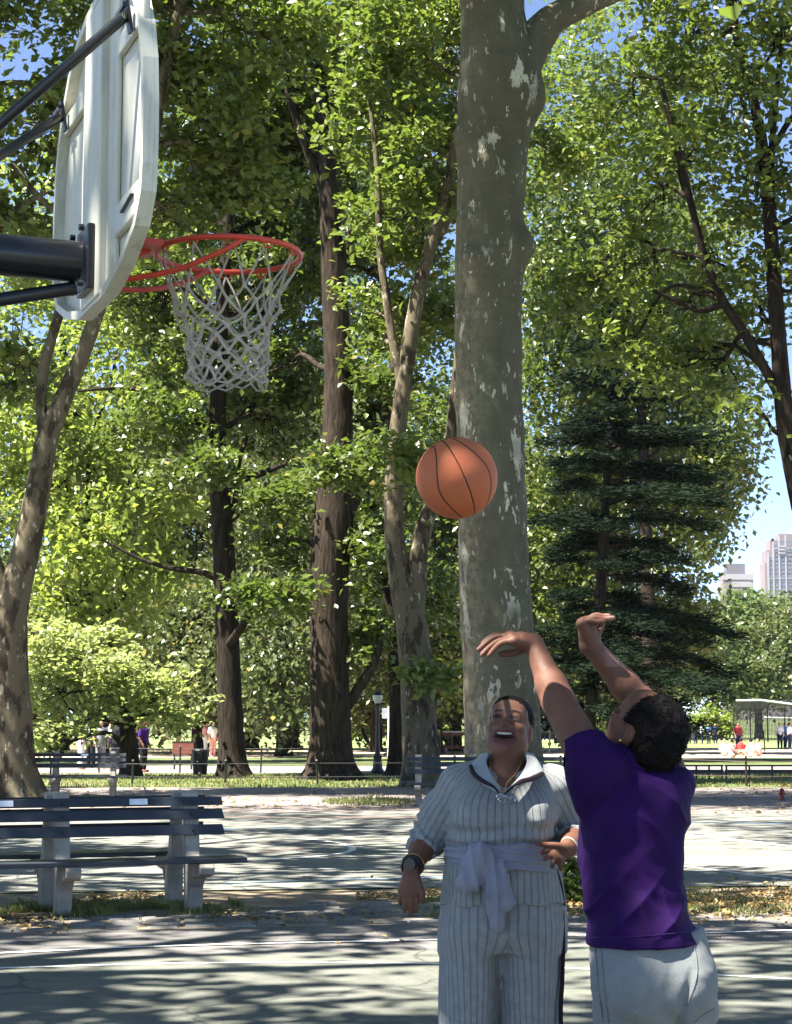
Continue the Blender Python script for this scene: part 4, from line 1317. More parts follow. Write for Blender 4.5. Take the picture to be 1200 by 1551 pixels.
# --- shade trees standing beside the court, out to the right and left; their crowns reach over it
def shade_lobes(x, y, z, w, m):
    rng = random.Random(int(x * 13 + y))
    out = []
    for k in range(11):
        a = k * 2.4
        rr = w * math.sqrt((k + .4) / 11)
        out.append(((x + rr * math.cos(a), y + rr * math.sin(a), z + rng.uniform(-1.0, 1.6)), (w * .30, w * .30, 1.0), m))
    return out
def side_tree(x, y, h, z, w, seed, label, m=15, mat=None):
    return tree('plane_tree', label, 'tree', (x, y, 0), [(Vector((x, y, -.2)), .50), (Vector((x, y, .8)), .42), (Vector((x + .1, y, h * .4)), .34), (Vector((x - .1, y + .2, h * .7)), .26), (Vector((x, y, h)), .10)],
                shade_lobes(x, y, z, w, m), mat or L_PLANE, M_BARKM, .32 / 1.18, per=187.5, spread=.92, seed=seed, group='shade trees beside the court', n=18, twigs=3, flare=.3, dens=.36)
S1 = side_tree(-5.6, 2.6, 14, 12.6, 6.4, 81, 'plane tree left of the viewer, its crown high over the two players', 15)
S1.rotation_euler = (0, 0, 2.2)
def side_copy(src, x, y, rz, label, sc=1.0):
    o = copy_tree(src)
    o.location = (x, y, 0)
    o.rotation_euler = (0, 0, rz)
    o.scale = (sc, sc, sc)
    o['label'] = label
    return o
side_copy(S1, -8.4, 9.5, 2.1, 'plane tree left of the court behind the hoop pole', 1.05)
side_copy(S1, -9.8, 17.5, 1.0, 'plane tree left of the near benches', 1.05)
side_copy(S1, 9.5, 16, 3.1, 'plane tree right of the court beside the granite setts', 1.05)
side_copy(S1, 13.5, 28, .5, 'plane tree right of the far court', 1.1)
side_copy(S1, -20, 40, 2.7, 'plane tree at the left end of the path', 1.1)
L0 = bpy.data.objects['linden_tree']
def back_copy(src, px, dd, sc, rz, label, sz=1.0):
    o = copy_tree(src)
    o.location = (P(px, 1110, dd).x, dd, 0)
    o.scale = (sc, sc, sc * sz)
    o.rotation_euler = (0, 0, rz)
    o['label'] = label
    o['group'] = 'dense trees at the field edge'
    return o
back_copy(L0, 300, 104, .95, 1.2, 'dense tree at the field edge between the pale low tree and thin dark trunk')
back_copy(L0, 205, 110, 1.0, 2.9, 'dense tree at the field edge right behind the pale low tree')
back_copy(L0, 85, 106, 1.05, 4.2, 'dense tree at the field edge behind the left mottled trunk')
back_copy(L0, -40, 108, 1.0, .7, 'dense tree at the field edge beyond the left side')
back_copy(L0, 570, 112, .95, 3.6, 'dense tree at the field edge between the oak and twin trunk')
back_copy(L0, 690, 116, 1.0, 5.0, 'dense tree at the field edge behind the ball')
back_copy(L0, 805, 118, 1.0, 1.9, 'dense tree at the field edge just right of the thickest trunk', 1.1)
back_copy(L0, 380, 122, 1.15, 5.6, 'dense tree at the field edge farthest behind the thin dark trunk', 1.2)
back_copy(L0, 500, 124, 1.15, 2.2, 'dense tree at the field edge farthest behind the oak', 1.25)
back_copy(L0, 940, 122, 1.0, .3, 'dense tree at the field edge directly behind the pine', 1.15)
# ------------------------------------------------------------------ basketball hoop
def board_mat():
    t = NT('off_white_fibreglass')
    v = t.coord('Object')
    c = t.mix(t.ramp(t.noise(v, 2.4, 5), [(.3, 0.), (.7, 1.)]), (.47, .46, .38), (.57, .56, .47))
    c = t.mix(t.ramp(t.noise(t.coord('Object', (9, 9, .9)), 3.0, 6, .65), [(.52, 0.), (.72, .55)]), c, (.24, .225, .17))
    c = t.mix(t.ramp(t.noise(v, 38, 4, .7), [(.64, 0.), (.70, .5)]), c, (.16, .13, .09))
    return t.done(t.bsdf(c, .36, .5, t.bump(t.noise(v, 30, 3), .12, .003)))
M_BOARD = board_mat()
M_BLACK = plain('black_gloss_paint', (.010, .011, .015), .28, .5, .3, 6)
M_RIM = plain('red_rim_paint', (.52, .045, .018), .38, .5, .18, 20)
M_NET = plain('grey_white_cord', (.37, .33, .27), .9, .15, .20, 30)
def hoop():
    rc = Vector(P(346, 386, 6.05))
    an = R(21)
    n = Vector((math.cos(an), math.sin(an), 0))       # out of the board, towards the ring
    w = Vector((-math.sin(an), math.cos(an), 0))      # along the board, away from the viewer
    up = Vector((0, 0, 1))
    bc = rc - n * .418
    zb = P(140, 466, bc.y).z
    pole_at = bc - n * 1.25
    base = Vector((pole_at.x, pole_at.y, 0))
    root = empty('basketball_hoop', base)
    tag(root, 'basketball hoop with white fan backboard, red ring and grey net on a black arm', 'basketball hoop')
    def Q(u, v, t): return Vector((bc.x, bc.y, zb)) + w * u + up * v + n * t - base
    half = [(.20, 0), (.42, .045), (.60, .115), (.672, .20), (.686, .28), (.688, .46), (.672, .60), (.632, .715), (.560, .825), (.46, .915), (.33, .985), (.17, 1.025), (0, 1.035)]
    out = half + [(-u, v) for u, v in half[::-1][1:]]
    out = out
    board = MB().prism(out, lambda p: Q(p[0], p[1], 0), lambda p: Q(p[0], p[1], .012)).build('backboard', M_BOARD, root)
    # turned-back rim of the moulding
    mb = MB()
    k = len(out)
    for i in range(k):
        a, b = out[i], out[(i + 1) % k]
        c = Vector((0, .5))
        def ins(p, f):
            q = Vector(p) - c
            return tuple(c + q * (1 - f / max(q.length, .01)))
        a2, b2 = ins(a, .030), ins(b, .030)
        mb.quad_box([Q(*a, -.034), Q(*b, -.034), Q(*b2, -.034), Q(*a2, -.034), Q(*a, -.0005), Q(*b, -.0005), Q(*b2, -.0005), Q(*a2, -.0005)])
    mb.build('rim_flange', M_BOARD, board)
    def slab(name, u0, u1, v0, v1, t0, t1, mat=M_BOARD, bev=.006, par=board):
        return MB().quad_box([Q(u0, v0, t0), Q(u1, v0, t0), Q(u1, v1, t0), Q(u0, v1, t0), Q(u0, v0, t1), Q(u1, v0, t1), Q(u1, v1, t1), Q(u0, v1, t1)]).build(name, mat, par, bevel=bev)
    slab('rib', -.13, .13, .012, .99, -.042, -.001)
    slab('rib', -.26, -.132, .05, .97, -.018, -.001)
    slab('rib', .132, .26, .05, .97, -.018, -.001)
    for s in (-1, 1):
        slab('pad', s * .27 if s > 0 else -.62, .62 if s > 0 else -.27, .735, .80, -.022, -.001)
        slab('pad', s * .27 if s > 0 else -.58, .58 if s > 0 else -.27, .16, .26, -.024, -.001)
        MB().bar(Q(s * .40, .205, -.026), Q(s * .54, .225, -.026), .004, .018, n).build('slot', M_BLACK, board)
    # arm and its plate, struts, pole
    za = P(140, 400, bc.y).z - zb
    slab('mounting_plate', -.085, .085, za - .10, za + .11, -.066, -.043, M_BLACK, .004, root)
    MB().tube([Q(0, za, -.0755), Q(0, za + .004, -.6), Q(0, za + .01, -1.25)], .066, 20).build('support_arm', M_BLACK, root, smooth=True)
    for u in (-.07, .07):
        for v in (-.085, .095):
            MB().tube([Q(u, za + v, -.0755), Q(u, za + v, -.092)], .011, 6).build('bolt', M_BLACK, root)
    j = Q(0, za + .075, -.66)
    tv = .775
    for s, lab in ((-1, 'near'), (1, 'far')):
        e = Q(s * .50, tv, -.055)
        jj = j + w * s * .06
        MB().tube([jj, jj.lerp(e, .96), e], .0175, 12).build('strut', M_BLACK, root, smooth=True)
        MB().bar(Q(s * .50, tv - .045, -.032), Q(s * .50, tv + .06, -.050), .035, .010, n).build('strut_bracket', M_BLACK, root)
        MB().tube([Q(s * .50 - .05, tv + .022, -.062), Q(s * .50 + .05, tv + .022, -.062)], .008, 8).build('strut_pin', M_BLACK, root)
    e = Q(0, za - .085, -.085)
    MB().tube([e, Q(0, za - .36, -1.22)], .0225, 12).build('strut', M_BLACK, root, smooth=True)
    hp = zb + za + .3
    MB().lathe([(.13, 0), (.13, .02), (.085, .05), (.080, hp), (.084, hp), (.06, hp + .05)], 20).build('pole', M_BLACK, root, smooth=True)
    # ring
    R0, r0 = .2365, .0095
    C = rc - base
    ring = MB().tube([C + Vector((R0 * math.cos(a), R0 * math.sin(a), 0)) for a in np.linspace(0, 6.2832, 65)[:-1]], r0, 12, closed=True).build('ring', M_RIM, root, smooth=True)
    zr = rc.z - zb
    MB().quad_box([Q(-.075, zr - .12, .0125), Q(.075, zr - .12, .0125), Q(.075, zr - .12, .022), Q(-.075, zr - .12, .022), Q(-.075, zr + .03, .0125), Q(.075, zr + .03, .0125), Q(.075, zr + .03, .022), Q(-.075, zr + .03, .022)]).build('ring_plate', M_RIM, ring)
    neck = MB()
    neck.quad_box([Q(-.07, zr - .012, .022), Q(.07, zr - .012, .022), Q(.10, zr - .012, .175), Q(-.10, zr - .012, .175), Q(-.07, zr + .010, .022), Q(.07, zr + .010, .022), Q(.10, zr + .006, .175), Q(-.10, zr + .006, .175)])
    neck.quad_box([Q(-.008, zr - .085, .022), Q(.008, zr - .085, .022), Q(.008, zr - .02, .15), Q(-.008, zr - .02, .15), Q(-.008, zr - .012, .022), Q(.008, zr - .012, .022), Q(.008, zr - .012, .16), Q(-.008, zr - .012, .16)])
    neck.build('ring_neck', M_RIM, ring)
    for s in (-1, 1):
        p0 = Q(s * .055, .075, .020)
        p3 = C + w * s * (R0 - .004) + n * -.01
        q = spline([tuple(p0), tuple(p0.lerp(p3, .45) + up * -.030 + w * s * .0), tuple(p0.lerp(p3, .80) + up * -.022 + w * s * .018), tuple(p3)], 8)
        MB().tube([Vector(v) for v in q], .0088, 10).build('ring_brace', M_RIM, ring, smooth=True)
    # net: hooks, then cords that cross into diamonds
    N = 12
    cords = []
    rg = random.Random(8)
    prof = [(.000, R0 - .004), (.120, .182), (.178, .160), (.222, .147), (.260, .139), (.294, .133), (.326, .128), (.356, .125), (.384, .123), (.412, .124)]
    def node(k, j):
        dz, rr = prof[j]
        a = 2 * math.pi * (k + (.5 if j % 2 else 0)) / N + .12
        h = random.Random(k % N * 31 + j)
        return C + Vector(((rr + h.uniform(-.015, .015)) * math.cos(a + h.uniform(-.06, .06)), (rr + h.uniform(-.015, .015)) * math.sin(a + h.uniform(-.06, .06)), -dz - .016 + h.uniform(-.016, .016) * (j > 0)))
    for k in range(N):
        a = 2 * math.pi * k / N + .12
        c = C + Vector((R0 * math.cos(a), R0 * math.sin(a), -.015))
        t = Vector((-math.sin(a), math.cos(a), 0))
        MB().tube([c + t * .018 + up * .010, c + t * .012 - up * .004, c - up * .010, c - t * .012 - up * .004, c - t * .018 + up * .010], .0032, 6).build('hook', M_RIM, ring, smooth=True)
    mb = MB()
    def cord(a, b, r=.0034, sag=.006):
        m = a.lerp(b, .5) + Vector((rg.uniform(-1, 1), rg.uniform(-1, 1), rg.uniform(-1, .4))) * sag
        mb.tube([a, a.lerp(m, .6), m, m.lerp(b, .5), b], r, 6)
    for k in range(N):
        for j in range(len(prof) - 1):
            a = node(k, j)
            if j % 2 == 0: ends = (node(k, j + 1), node(k - 1, j + 1))
            else: ends = (node(k, j + 1), node(k + 1, j + 1))
            for e in ends: cord(a, e, .0034 if j < 1 else .0046)
            if j:
                mb.tube([a + up * .008, a - up * .010], .0075, 6)
    for k in range(N):
        a, b = node(k, 9), node(k + 1, 9)
        m = a.lerp(b, .5) - up * .012
        mb.tube([a, m, b], .0036, 6)
    mb.build('net', M_NET, root, smooth=True)
hoop()

# ------------------------------------------------------------------ the ball in the air
def ball():
    c = P(692, 724, 5.45)
    t = NT('orange_rubber')
    v = t.coord('Object')
    col = t.mix(t.ramp(t.noise(v, 9, 5), [(.3, 0.), (.7, 1.)]), (.42, .105, .036), (.50, .145, .055))
    col = t.mix(t.ramp(t.noise(v, 4, 4), [(.50, 0.), (.70, .6)]), col, (.33, .085, .042))
    col = t.mix(t.ramp(t.noise(v, 22, 6, .7), [(.60, 0.), (.72, .5)]), col, (.24, .075, .045))
    vo = t.add('ShaderNodeTexVoronoi', Scale=210.0)
    t.l.new(v, vo.inputs['Vector'])
    m = t.done(t.bsdf(col, .62, .3, t.bump(vo.outputs['Distance'], -.9, .0016)))
    seam = plain('dark_seam', (.035, .008, .005), .6)
    Rb = .1195
    V, F = [], []
    nu, nv = 220, 110
    xa = Vector((.88, .10, .40)).normalized()
    ya = Vector((-.40, -.30, .84))
    ya = (ya - xa * ya.dot(xa)).normalized()
    za = xa.cross(ya)
    M = np.array((xa, ya, za))
    th = np.linspace(0, 2 * np.pi, nu, endpoint=False)
    ph = np.linspace(0, np.pi, nv)
    Pt = np.stack([np.outer(np.sin(ph), np.cos(th)), np.outer(np.sin(ph), np.sin(th)), np.outer(np.cos(ph), np.ones(nu))], 2).reshape(-1, 3)
    L = Pt @ M.T
    az = np.arctan2(L[:, 2], L[:, 1])
    xc = .46 - .20 * np.cos(2 * az)
    dist = np.minimum(np.abs(L[:, 0]), np.minimum(np.abs(np.abs(L[:, 0]) - xc) * .95, np.abs(L[:, 2])))
    dent = .0022 * np.exp(-(dist / .016) ** 2)
    W = Pt * (Rb - dent)[:, None]
    for i in range(nv - 1):
        for k in range(nu):
            k2 = (k + 1) % nu
            F.append([i * nu + k, (i + 1) * nu + k, (i + 1) * nu + k2, i * nu + k2])
    o = link('basketball', mesh_np('basketball', W, np.array(F)), m)
    o.location = c
    tag(o, 'orange basketball in mid air above the laughing woman', 'ball')
    def groove(fn, lab):
        mb = MB()
        pts = []
        for a in np.linspace(0, 2 * np.pi, 121)[:-1]:
            l = np.array(fn(a))
            l /= np.linalg.norm(l)
            pts.append(Vector(tuple((M.T @ l) * (Rb - .0016))))
        mb.tube(pts, .0020, 6, closed=True)
        mb.build('seam', seam, o, smooth=True)
    groove(lambda a: (0, math.cos(a), math.sin(a)), '')
    groove(lambda a: (math.cos(a), math.sin(a), 0), '')
    for s in (-1, 1):
        def side(a):
            x = .46 - .20 * math.cos(2 * a)
            r = math.sqrt(1 - x * x)
            return (s * x, r * math.cos(a), r * math.sin(a))
        groove(side, '')
ball()
# ------------------------------------------------------------------ grass, weeds, fallen leaves
def blades(name, pts, h, w, rng, mat, lean=.45):
    n = len(pts)
    a = rng.random(n) * 6.283
    hh = h * rng.uniform(.45, 1.3, n)
    dx, dy = np.cos(a), np.sin(a)
    le = lean * rng.uniform(.2, 1.2, n) * hh
    b = np.array(pts)
    s = np.stack([-dy, dx, 0 * dx], 1) * w
    tip = b + np.stack([dx * le, dy * le, hh], 1)
    mid = b + np.stack([dx * le * .35, dy * le * .35, hh * .6], 1)
    V = np.stack([b - s, b + s, mid + s * .8, mid - s * .8, tip], 1).reshape(-1, 3)
    k = np.arange(n)[:, None] * 5
    F = np.concatenate([k + np.array([[0, 1, 2]]), k + np.array([[0, 2, 3]]), k + np.array([[3, 2, 4]])], 1).reshape(-1, 3)
    me = mesh_np(name, V, F)
    fattr(me, 'tint', np.repeat(rng.random(n), 5))
    return tag(link(name, me, mat, smooth=False), kind='stuff')
L_GRASS = leaf_mat('grass_blades', (.085, .115, .028), (.20, .20, .075), (.18, .22, .04), .35, .5)
rng = np.random.default_rng(9)
def patch_pts(n, fn):
    out = []
    while len(out) < n:
        q = fn()
        if q is not None: out.append(q)
    return out
def by_bench():
    u, v = rng.uniform(-2.9, .5), rng.normal() * .30 + .35
    p = b0.location + Matrix.Rotation(BA, 3, 'Z') @ Vector((u, v, 0))
    if mnoise.noise(Vector((p.x * 2.2, p.y * 2.2, 1))) < -.12: return None
    return (p.x, p.y, .004)
blades('grass', patch_pts(7000, by_bench), .055, .0045, rng, L_GRASS)
def verge():
    x, y = rng.uniform(-16, 16), rng.uniform(47.3, 60)
    if mnoise.noise(Vector((x * .5, y * .5, 4))) < -.25: return None
    return (x, y, 0)
blades('grass', patch_pts(15000, verge), .075, .014, rng, L_GRASS)
def pit():
    a, r = rng.random() * 6.283, rng.random() ** .5
    return (-.55 + .95 * r * math.cos(a), 38.4 + 1.8 * r * math.sin(a), .010)
blades('grass', patch_pts(1100, pit), .07, .010, rng, L_GRASS)
def weeds():
    x = rng.uniform(.15, 4.2)
    y = np.interp(x, [0, 1, 4], [16.2, 16.2, 16.5]) + rng.normal() * .75
    if mnoise.noise(Vector((x * 1.6, y * 1.6, 2))) < .05 or y < 15.3 or y > 18: return None
    return (x, y, .006)
blades('weeds', patch_pts(3000, weeds), .05, .006, rng, L_GRASS, .8)
L_DRY = leaf_mat('dry_leaves', (.16, .10, .035), (.36, .26, .10), (.15, .09, .02), .15, .7)
def litter(name, n, fn, size):
    C = np.array(patch_pts(n, fn))
    me = leaves(name, C, size, rng, up=2.5, tint=rng.random(n))
    tag(link(name, me, L_DRY, smooth=False), kind='stuff')
def lit1():
    x = rng.uniform(-3.6, 4.4)
    y = np.interp(x, [-4, 0, 1, 4], [15.6, 16.6, 16.5, 16.6]) + rng.normal() * .9
    if mnoise.noise(Vector((x * .9, y * .9, 7))) < (.15 if x < 1 else -.2): return None
    return (x, y, .022)
litter('fallen_leaves', 4200, lit1, .055)
def lit2():
    x, y = rng.uniform(-12, 12), rng.uniform(33, 60)
    if mnoise.noise(Vector((x * .4, y * .4, 3))) < .0: return None
    return (x, y, .02)
litter('fallen_leaves', 3000, lit2, .09)
# a low leafy weed clump on the setts between the players
cp = G(866, 1378)
tree('weed_clump', 'leafy green weed clump on the paving between the two players', 'weed', (cp.x, cp.y + .6, 0), [(Vector((cp.x, cp.y + .6, 0)), .012), (Vector((cp.x, cp.y + .6, .18)), .008), (Vector((cp.x + .02, cp.y + .6, .34)), .004)],
     [((cp.x, cp.y + .6, .26), (.16, .14, .14), 12), ((cp.x + .05, cp.y + .62, .12), (.2, .16, .08), 10)], L_OAK, M_BARKD, .085, per=22, spread=.10, seed=91, n=6, auto=False, flare=0)

# ------------------------------------------------------------------ people far off in the park
def colour(name, c): return plain(name, c, .85, .15, .08, 12)
def figure_meshes():
    H = .022
    v = Vol((-.40, -.22, 0), (.40, .25, 1.78), H)
    v.add(cap((0, 0, 1.48), (0, -.01, 1.62), .055, .06), .03).add(ell((0, -.01, 1.63), (.078, .095, .115)), .02)
    v.add(cap((-.13, 0, 1.40), (.13, 0, 1.40), .075), .03).add(cap((0, 0, 1.32), (0, 0, 1.0), .15, .14), .05)
    for s in (-1, 1):
        v.add(cap((s * .19, 0, 1.39), (s * .25, .03, 1.12), .052, .045), .03).add(cap((s * .25, .03, 1.12), (s * .23, -.10, .90), .043, .032), .02).add(cap((s * .23, -.10, .90), (s * .22, -.14, .80), .036, .025), .02)
        v.add(cap((s * .085, 0, .95), (s * .10, -.01, .50), .085, .058), .03).add(cap((s * .10, -.01, .50), (s * .11, .02, .08), .056, .040), .02).add(cap((s * .11, .03, .05), (s * .12, -.12, .04), .045, .038), .02)
    b = v.net()
    t = Vol((-.40, -.24, .80), (.40, .25, 1.56), H)
    t.add(cap((-.14, 0, 1.40), (.14, 0, 1.40), .090), .03).add(cap((0, 0, 1.34), (0, 0, .98), .172, .165), .05)
    for s in (-1, 1): t.add(cap((s * .19, 0, 1.39), (s * .235, .02, 1.20), .070, .066), .03)
    t.cut((0, 0, .92), (0, 0, -1))
    t = t.net()
    g = Vol((-.30, -.22, .02), (.30, .22, 1.04), H)
    g.add(cap((-.05, 0, .94), (.05, 0, .94), .155), .03)
    for s in (-1, 1): g.add(cap((s * .085, 0, .92), (s * .10, -.01, .50), .105, .080), .03).add(cap((s * .10, -.01, .50), (s * .11, .02, .12), .078, .062), .02)
    g = g.net()
    h = Vol((-.14, -.16, 1.45), (.14, .2, 1.80), .015)
    h.add(ell((0, .012, 1.655), (.088, .100, .110)), .02).sub(ell((0, -.10, 1.61), (.1, .08, .09)), .02)
    h = h.net()
    return [mesh_np(nm, *m) for nm, m in (('body', b), ('top', t), ('trousers', g), ('hair', h))]
FIG = figure_meshes()
for me in FIG:
    me.materials.append(None)
    me.polygons.foreach_set('use_smooth', np.ones(len(me.polygons), bool))
def seated_meshes():
    H = .03
    v = Vol((-.45, -.75, 0), (.45, .35, 1.0), H)
    v.add(cap((0, .05, .12), (0, .10, .55), .15, .13), .04).add(cap((0, .08, .60), (0, .06, .72), .055), .03).add(ell((0, .04, .80), (.08, .095, .115)), .02)
    for s in (-1, 1):
        v.add(cap((s * .09, .02, .11), (s * .16, -.36, .30), .085, .06), .03).add(cap((s * .16, -.36, .30), (s * .12, -.62, .06), .055, .04), .02)
        v.add(cap((s * .18, .09, .55), (s * .25, -.05, .34), .05, .042), .03).add(cap((s * .25, -.05, .34), (s * .14, -.28, .36), .04, .03), .02)
    b = v.net()
    t = Vol((-.4, -.2, .05), (.4, .35, .75), H)
    t.add(cap((0, .05, .12), (0, .10, .56), .175, .15), .04)
    for s in (-1, 1): t.add(cap((s * .17, .09, .55), (s * .235, -.02, .40), .068, .06), .03)
    t = t.net()
    h = Vol((-.14, -.16, .6), (.14, .25, 1.0), .02)
    h.add(ell((0, .06, .825), (.09, .10, .11)), .02).sub(ell((0, -.06, .78), (.1, .08, .09)), .02)
    h = h.net()
    return [mesh_np(nm, *m) for nm, m in (('body', b), ('top', t), ('hair', h))]
SIT = seated_meshes()
for me in SIT:
    me.materials.append(None)
    me.polygons.foreach_set('use_smooth', np.ones(len(me.polygons), bool))
M_FSKIN = {'brown': colour('far_brown_skin', (.20, .10, .06)), 'pale': colour('far_pale_skin', (.50, .30, .22))}
CL = {k: colour(k + '_cloth', c) for k, c in dict(purple=(.05, .012, .14), black=(.014, .014, .016), white=(.72, .72, .74), grey=(.22, .22, .24), red=(.42, .05, .05), navy=(.02, .025, .07), pink=(.62, .30, .32), blue=(.10, .18, .42)).items()}
def figure(loc, rz, top, bot, skin, label, group=None, seated=False, hair='black', sc=1.0):
    root = empty('person', loc, rz)
    root.scale = (sc, sc, sc)
    tag(root, label, 'person', group)
    cols = [M_FSKIN[skin], CL[top], CL[bot], CL[hair]] if not seated else [M_FSKIN[skin], CL[top], CL[hair]]
    for nm, me, m in zip(('body', 'top', 'trousers', 'hair') if not seated else ('body', 'top', 'hair'), SIT if seated else FIG, cols):
        o = bpy.data.objects.new(nm, me)
        COL.objects.link(o)
        o.parent = root
        o.material_slots[0].link = 'OBJECT'
        o.material_slots[0].material = m
def fig_at(px, py, *a, **k):
    g = G(px, py)
    figure((g.x, g.y, .01), *a, **k)
fig_at(217, 1170, 1.2, 'purple', 'black', 'brown', 'person in purple top and black trousers beside the pale tree stem')
fig_at(177, 1166, 2.4, 'black', 'black', 'brown', 'person all in black just left of the pale tree stem')
fig_at(152, 1165, .4, 'grey', 'grey', 'pale', 'person in grey behind the long bench')
fig_at(137, 1164, -.5, 'grey', 'black', 'brown', 'person in grey top and black trousers behind the long bench')
fig_at(122, 1166, 2.0, 'black', 'white', 'pale', 'person in black top and white trousers beyond the long bench')
fig_at(1119, 1139, .3, 'red', 'navy', 'pale', 'standing player in red shirt on the far lawn, right of the shooter')
fig_at(167, 1146, .3, 'white', 'navy', 'pale', 'person in white shirt farther out on the lawn beyond the pale tree')
fig_at(158, 1147, 1.3, 'blue', 'navy', 'pale', 'person in blue shirt farther out on the lawn beyond the pale tree')
fig_at(322, 1147, .8, 'white', 'pink', 'pale', 'person in white shirt left of the thin dark trunk on the sand')
fig_at(311, 1146, 1.8, 'pink', 'white', 'pale', 'person in pink shirt near the thin dark trunk on the sand')
for i, (px, py, c) in enumerate(((1098, 1146, 'white'), (1112, 1148, 'pink'), (1124, 1145, 'red'), (1136, 1147, 'white'), (1148, 1146, 'pink'))):
    fig_at(px, py, i * 1.3, c, 'black', 'pale', '%s topped person sitting on the lawn, %s' % (c, ('leftmost of the seated group', 'second from the left of the seated group', 'in the middle of the seated group', 'second from the right of the seated group', 'rightmost of the seated group')[i]), 'people sitting on the lawn', seated=True)
for i, (px, py, c) in enumerate(((1182, 1135, 'white'), (1190, 1134, 'blue'), (1197, 1136, 'white'), (1044, 1127, 'white'), (1054, 1127, 'navy'), (1064, 1127, 'white'), (1074, 1127, 'blue'), (1084, 1127, 'navy'))):
    fig_at(px, py, i * .9, c, 'navy', 'pale', 'tiny standing figure in %s, %s' % (c, ('left of three by the backstop', 'middle of three by the backstop', 'right of three by the backstop', 'first of a row right of the shooter hair', 'second of a row right of the shooter hair', 'third of a row right of the shooter hair', 'fourth of a row right of the shooter hair', 'last of a row right of the shooter hair')[i]), 'people at the far edge of the lawn')
# ------------------------------------------------------------------ the two players
def skin_mat(name):
    t = NT(name)
    a = t.add('ShaderNodeAttribute', attribute_name='paint')
    v = t.coord('Object')
    blot = t.ramp(t.noise(v, 16, 8, .7), [(.28, 0.74), (.72, 1.16)])
    c = t.mix(1.0, a.outputs['Color'], blot, 'MULTIPLY')
    nrm = t.bump(t.noise(v, 260, 3), 0.4, 0.002, t.bump(t.noise(v, 45, 5), .25, .004))
    return t.done(t.bsdf(c, t.ramp(t.noise(v, 30, 4), [(.3, .48), (.7, .66)]), 0.30, nrm, Subsurface_Weight=0.06, Subsurface_Radius=(0.02, 0.008, 0.004)))
M_SKIN = skin_mat('brown_skin')
def knit_mat():
    """Pale grey rib knit: thin dark grooves between broad ribs, running along the garment."""
    t = NT('ribbed_knit')
    u = t.add('ShaderNodeAttribute', attribute_name='rib').outputs['Fac']
    v = t.coord('Object')
    wob = t.math('MULTIPLY', t.math('SUBTRACT', t.noise(v, 9, 3), 0.5), 0.006)
    ph = t.math('FRACT', t.math('DIVIDE', t.math('ADD', u, wob), 0.0195))
    tri = t.math('ABSOLUTE', t.math('SUBTRACT', ph, 0.5))
    gro = t.ramp(tri, [(0.0, 0.0), (0.08, 0.12), (0.15, 1.0), (0.33, 0.86), (0.5, 1.0)])
    fleck = t.noise(v, 420, 2)
    base = t.mix(t.ramp(t.noise(v, 30, 5), [(0.3, 0.0), (0.7, 1.0)]), (0.23, 0.237, 0.23), (0.32, 0.328, 0.32))
    base = t.mix(t.ramp(fleck, [(0.42, 0.0), (0.66, 0.35)]), base, (0.22, 0.225, 0.225))
    brk = t.ramp(t.noise(v, 120, 3), [(0.3, 0.45), (0.6, 1.0)])
    col = t.mix(t.math('MULTIPLY', t.math('SUBTRACT', 1.0, gro), brk), base, (0.15, 0.155, 0.155))
    nrm = t.bump(gro, 0.5, 0.004, t.bump(fleck, 0.3, 0.002))
    return t.done(t.bsdf(col, 0.92, 0.12, nrm, Sheen_Weight=0.05))
M_KNIT = knit_mat()
def cloth(name, col, rough=0.85, var=0.12, weave=600, melange=0.0, bump=0.25, sheen=0.1):
    t = NT(name)
    v = t.coord('Object')
    c = t.mix(t.ramp(t.noise(v, 14, 5), [(0.3, 0.0), (0.7, 1.0)]), tuple(x * (1 - var) for x in col), tuple(min(1, x * (1 + var)) for x in col))
    if melange:
        c = t.mix(t.ramp(t.noise(v, weave, 2), [(0.35, melange), (0.65, 0.0)]), c, tuple(x * 0.45 for x in col))
    nrm = t.bump(t.noise(v, weave, 2), bump, 0.0015, t.bump(t.noise(v, 40, 4), 0.2, 0.006))
    return t.done(t.bsdf(c, rough, 0.15, nrm, Sheen_Weight=sheen))
M_PURPLE = cloth('purple_jersey', (0.017, 0.0022, 0.050), 0.78, 0.15, 700, sheen=0.0)
M_SWEAT = cloth('grey_sweat_fabric', (0.23, 0.243, 0.238), 0.9, 0.10, 480, 0.6)
M_LAVENDER = cloth('lavender_grey_jersey', (0.26, 0.265, 0.31), 0.8, 0.08, 520, 0.25)
M_PLUM = cloth('dark_plum_trim', (0.018, 0.008, 0.014), 0.6)
M_COLLAR = cloth('pale_grey_collar', (0.34, 0.355, 0.35), 0.9, 0.08, 500, 0.3)
M_HAIR = plain('black_hair', (0.0055, 0.0045, 0.0042), 0.75, 0.10, 0.4, 80, 0.7, 220)
M_EYE = plain('eye_white', (0.10, 0.08, 0.07), 0.45, 0.3)
M_IRIS = plain('dark_iris', (0.012, 0.008, 0.006), 0.15, 0.6)
M_TOOTH = plain('tooth_white', (0.50, 0.48, 0.43), 0.35, 0.5)
M_WATCH = plain('black_watch', (0.012, 0.012, 0.013), 0.3, 0.5)
M_SILVER = plain('silver', (0.80, 0.80, 0.82), 0.22, 0.5, metallic=1.0)
M_GOLD = plain('gold', (0.85, 0.55, 0.2), 0.25, 0.5, metallic=1.0)
M_SEAM = cloth('grey_seam', (.13, .135, .14))
M_PSEAM = cloth('purple_seam', (.022, .004, .075))
M_SHOE = plain('white_shoe', (0.7, 0.7, 0.7), 0.6)
M_NAIL = plain('red_nail', (0.25, 0.03, 0.03), 0.25, 0.5)

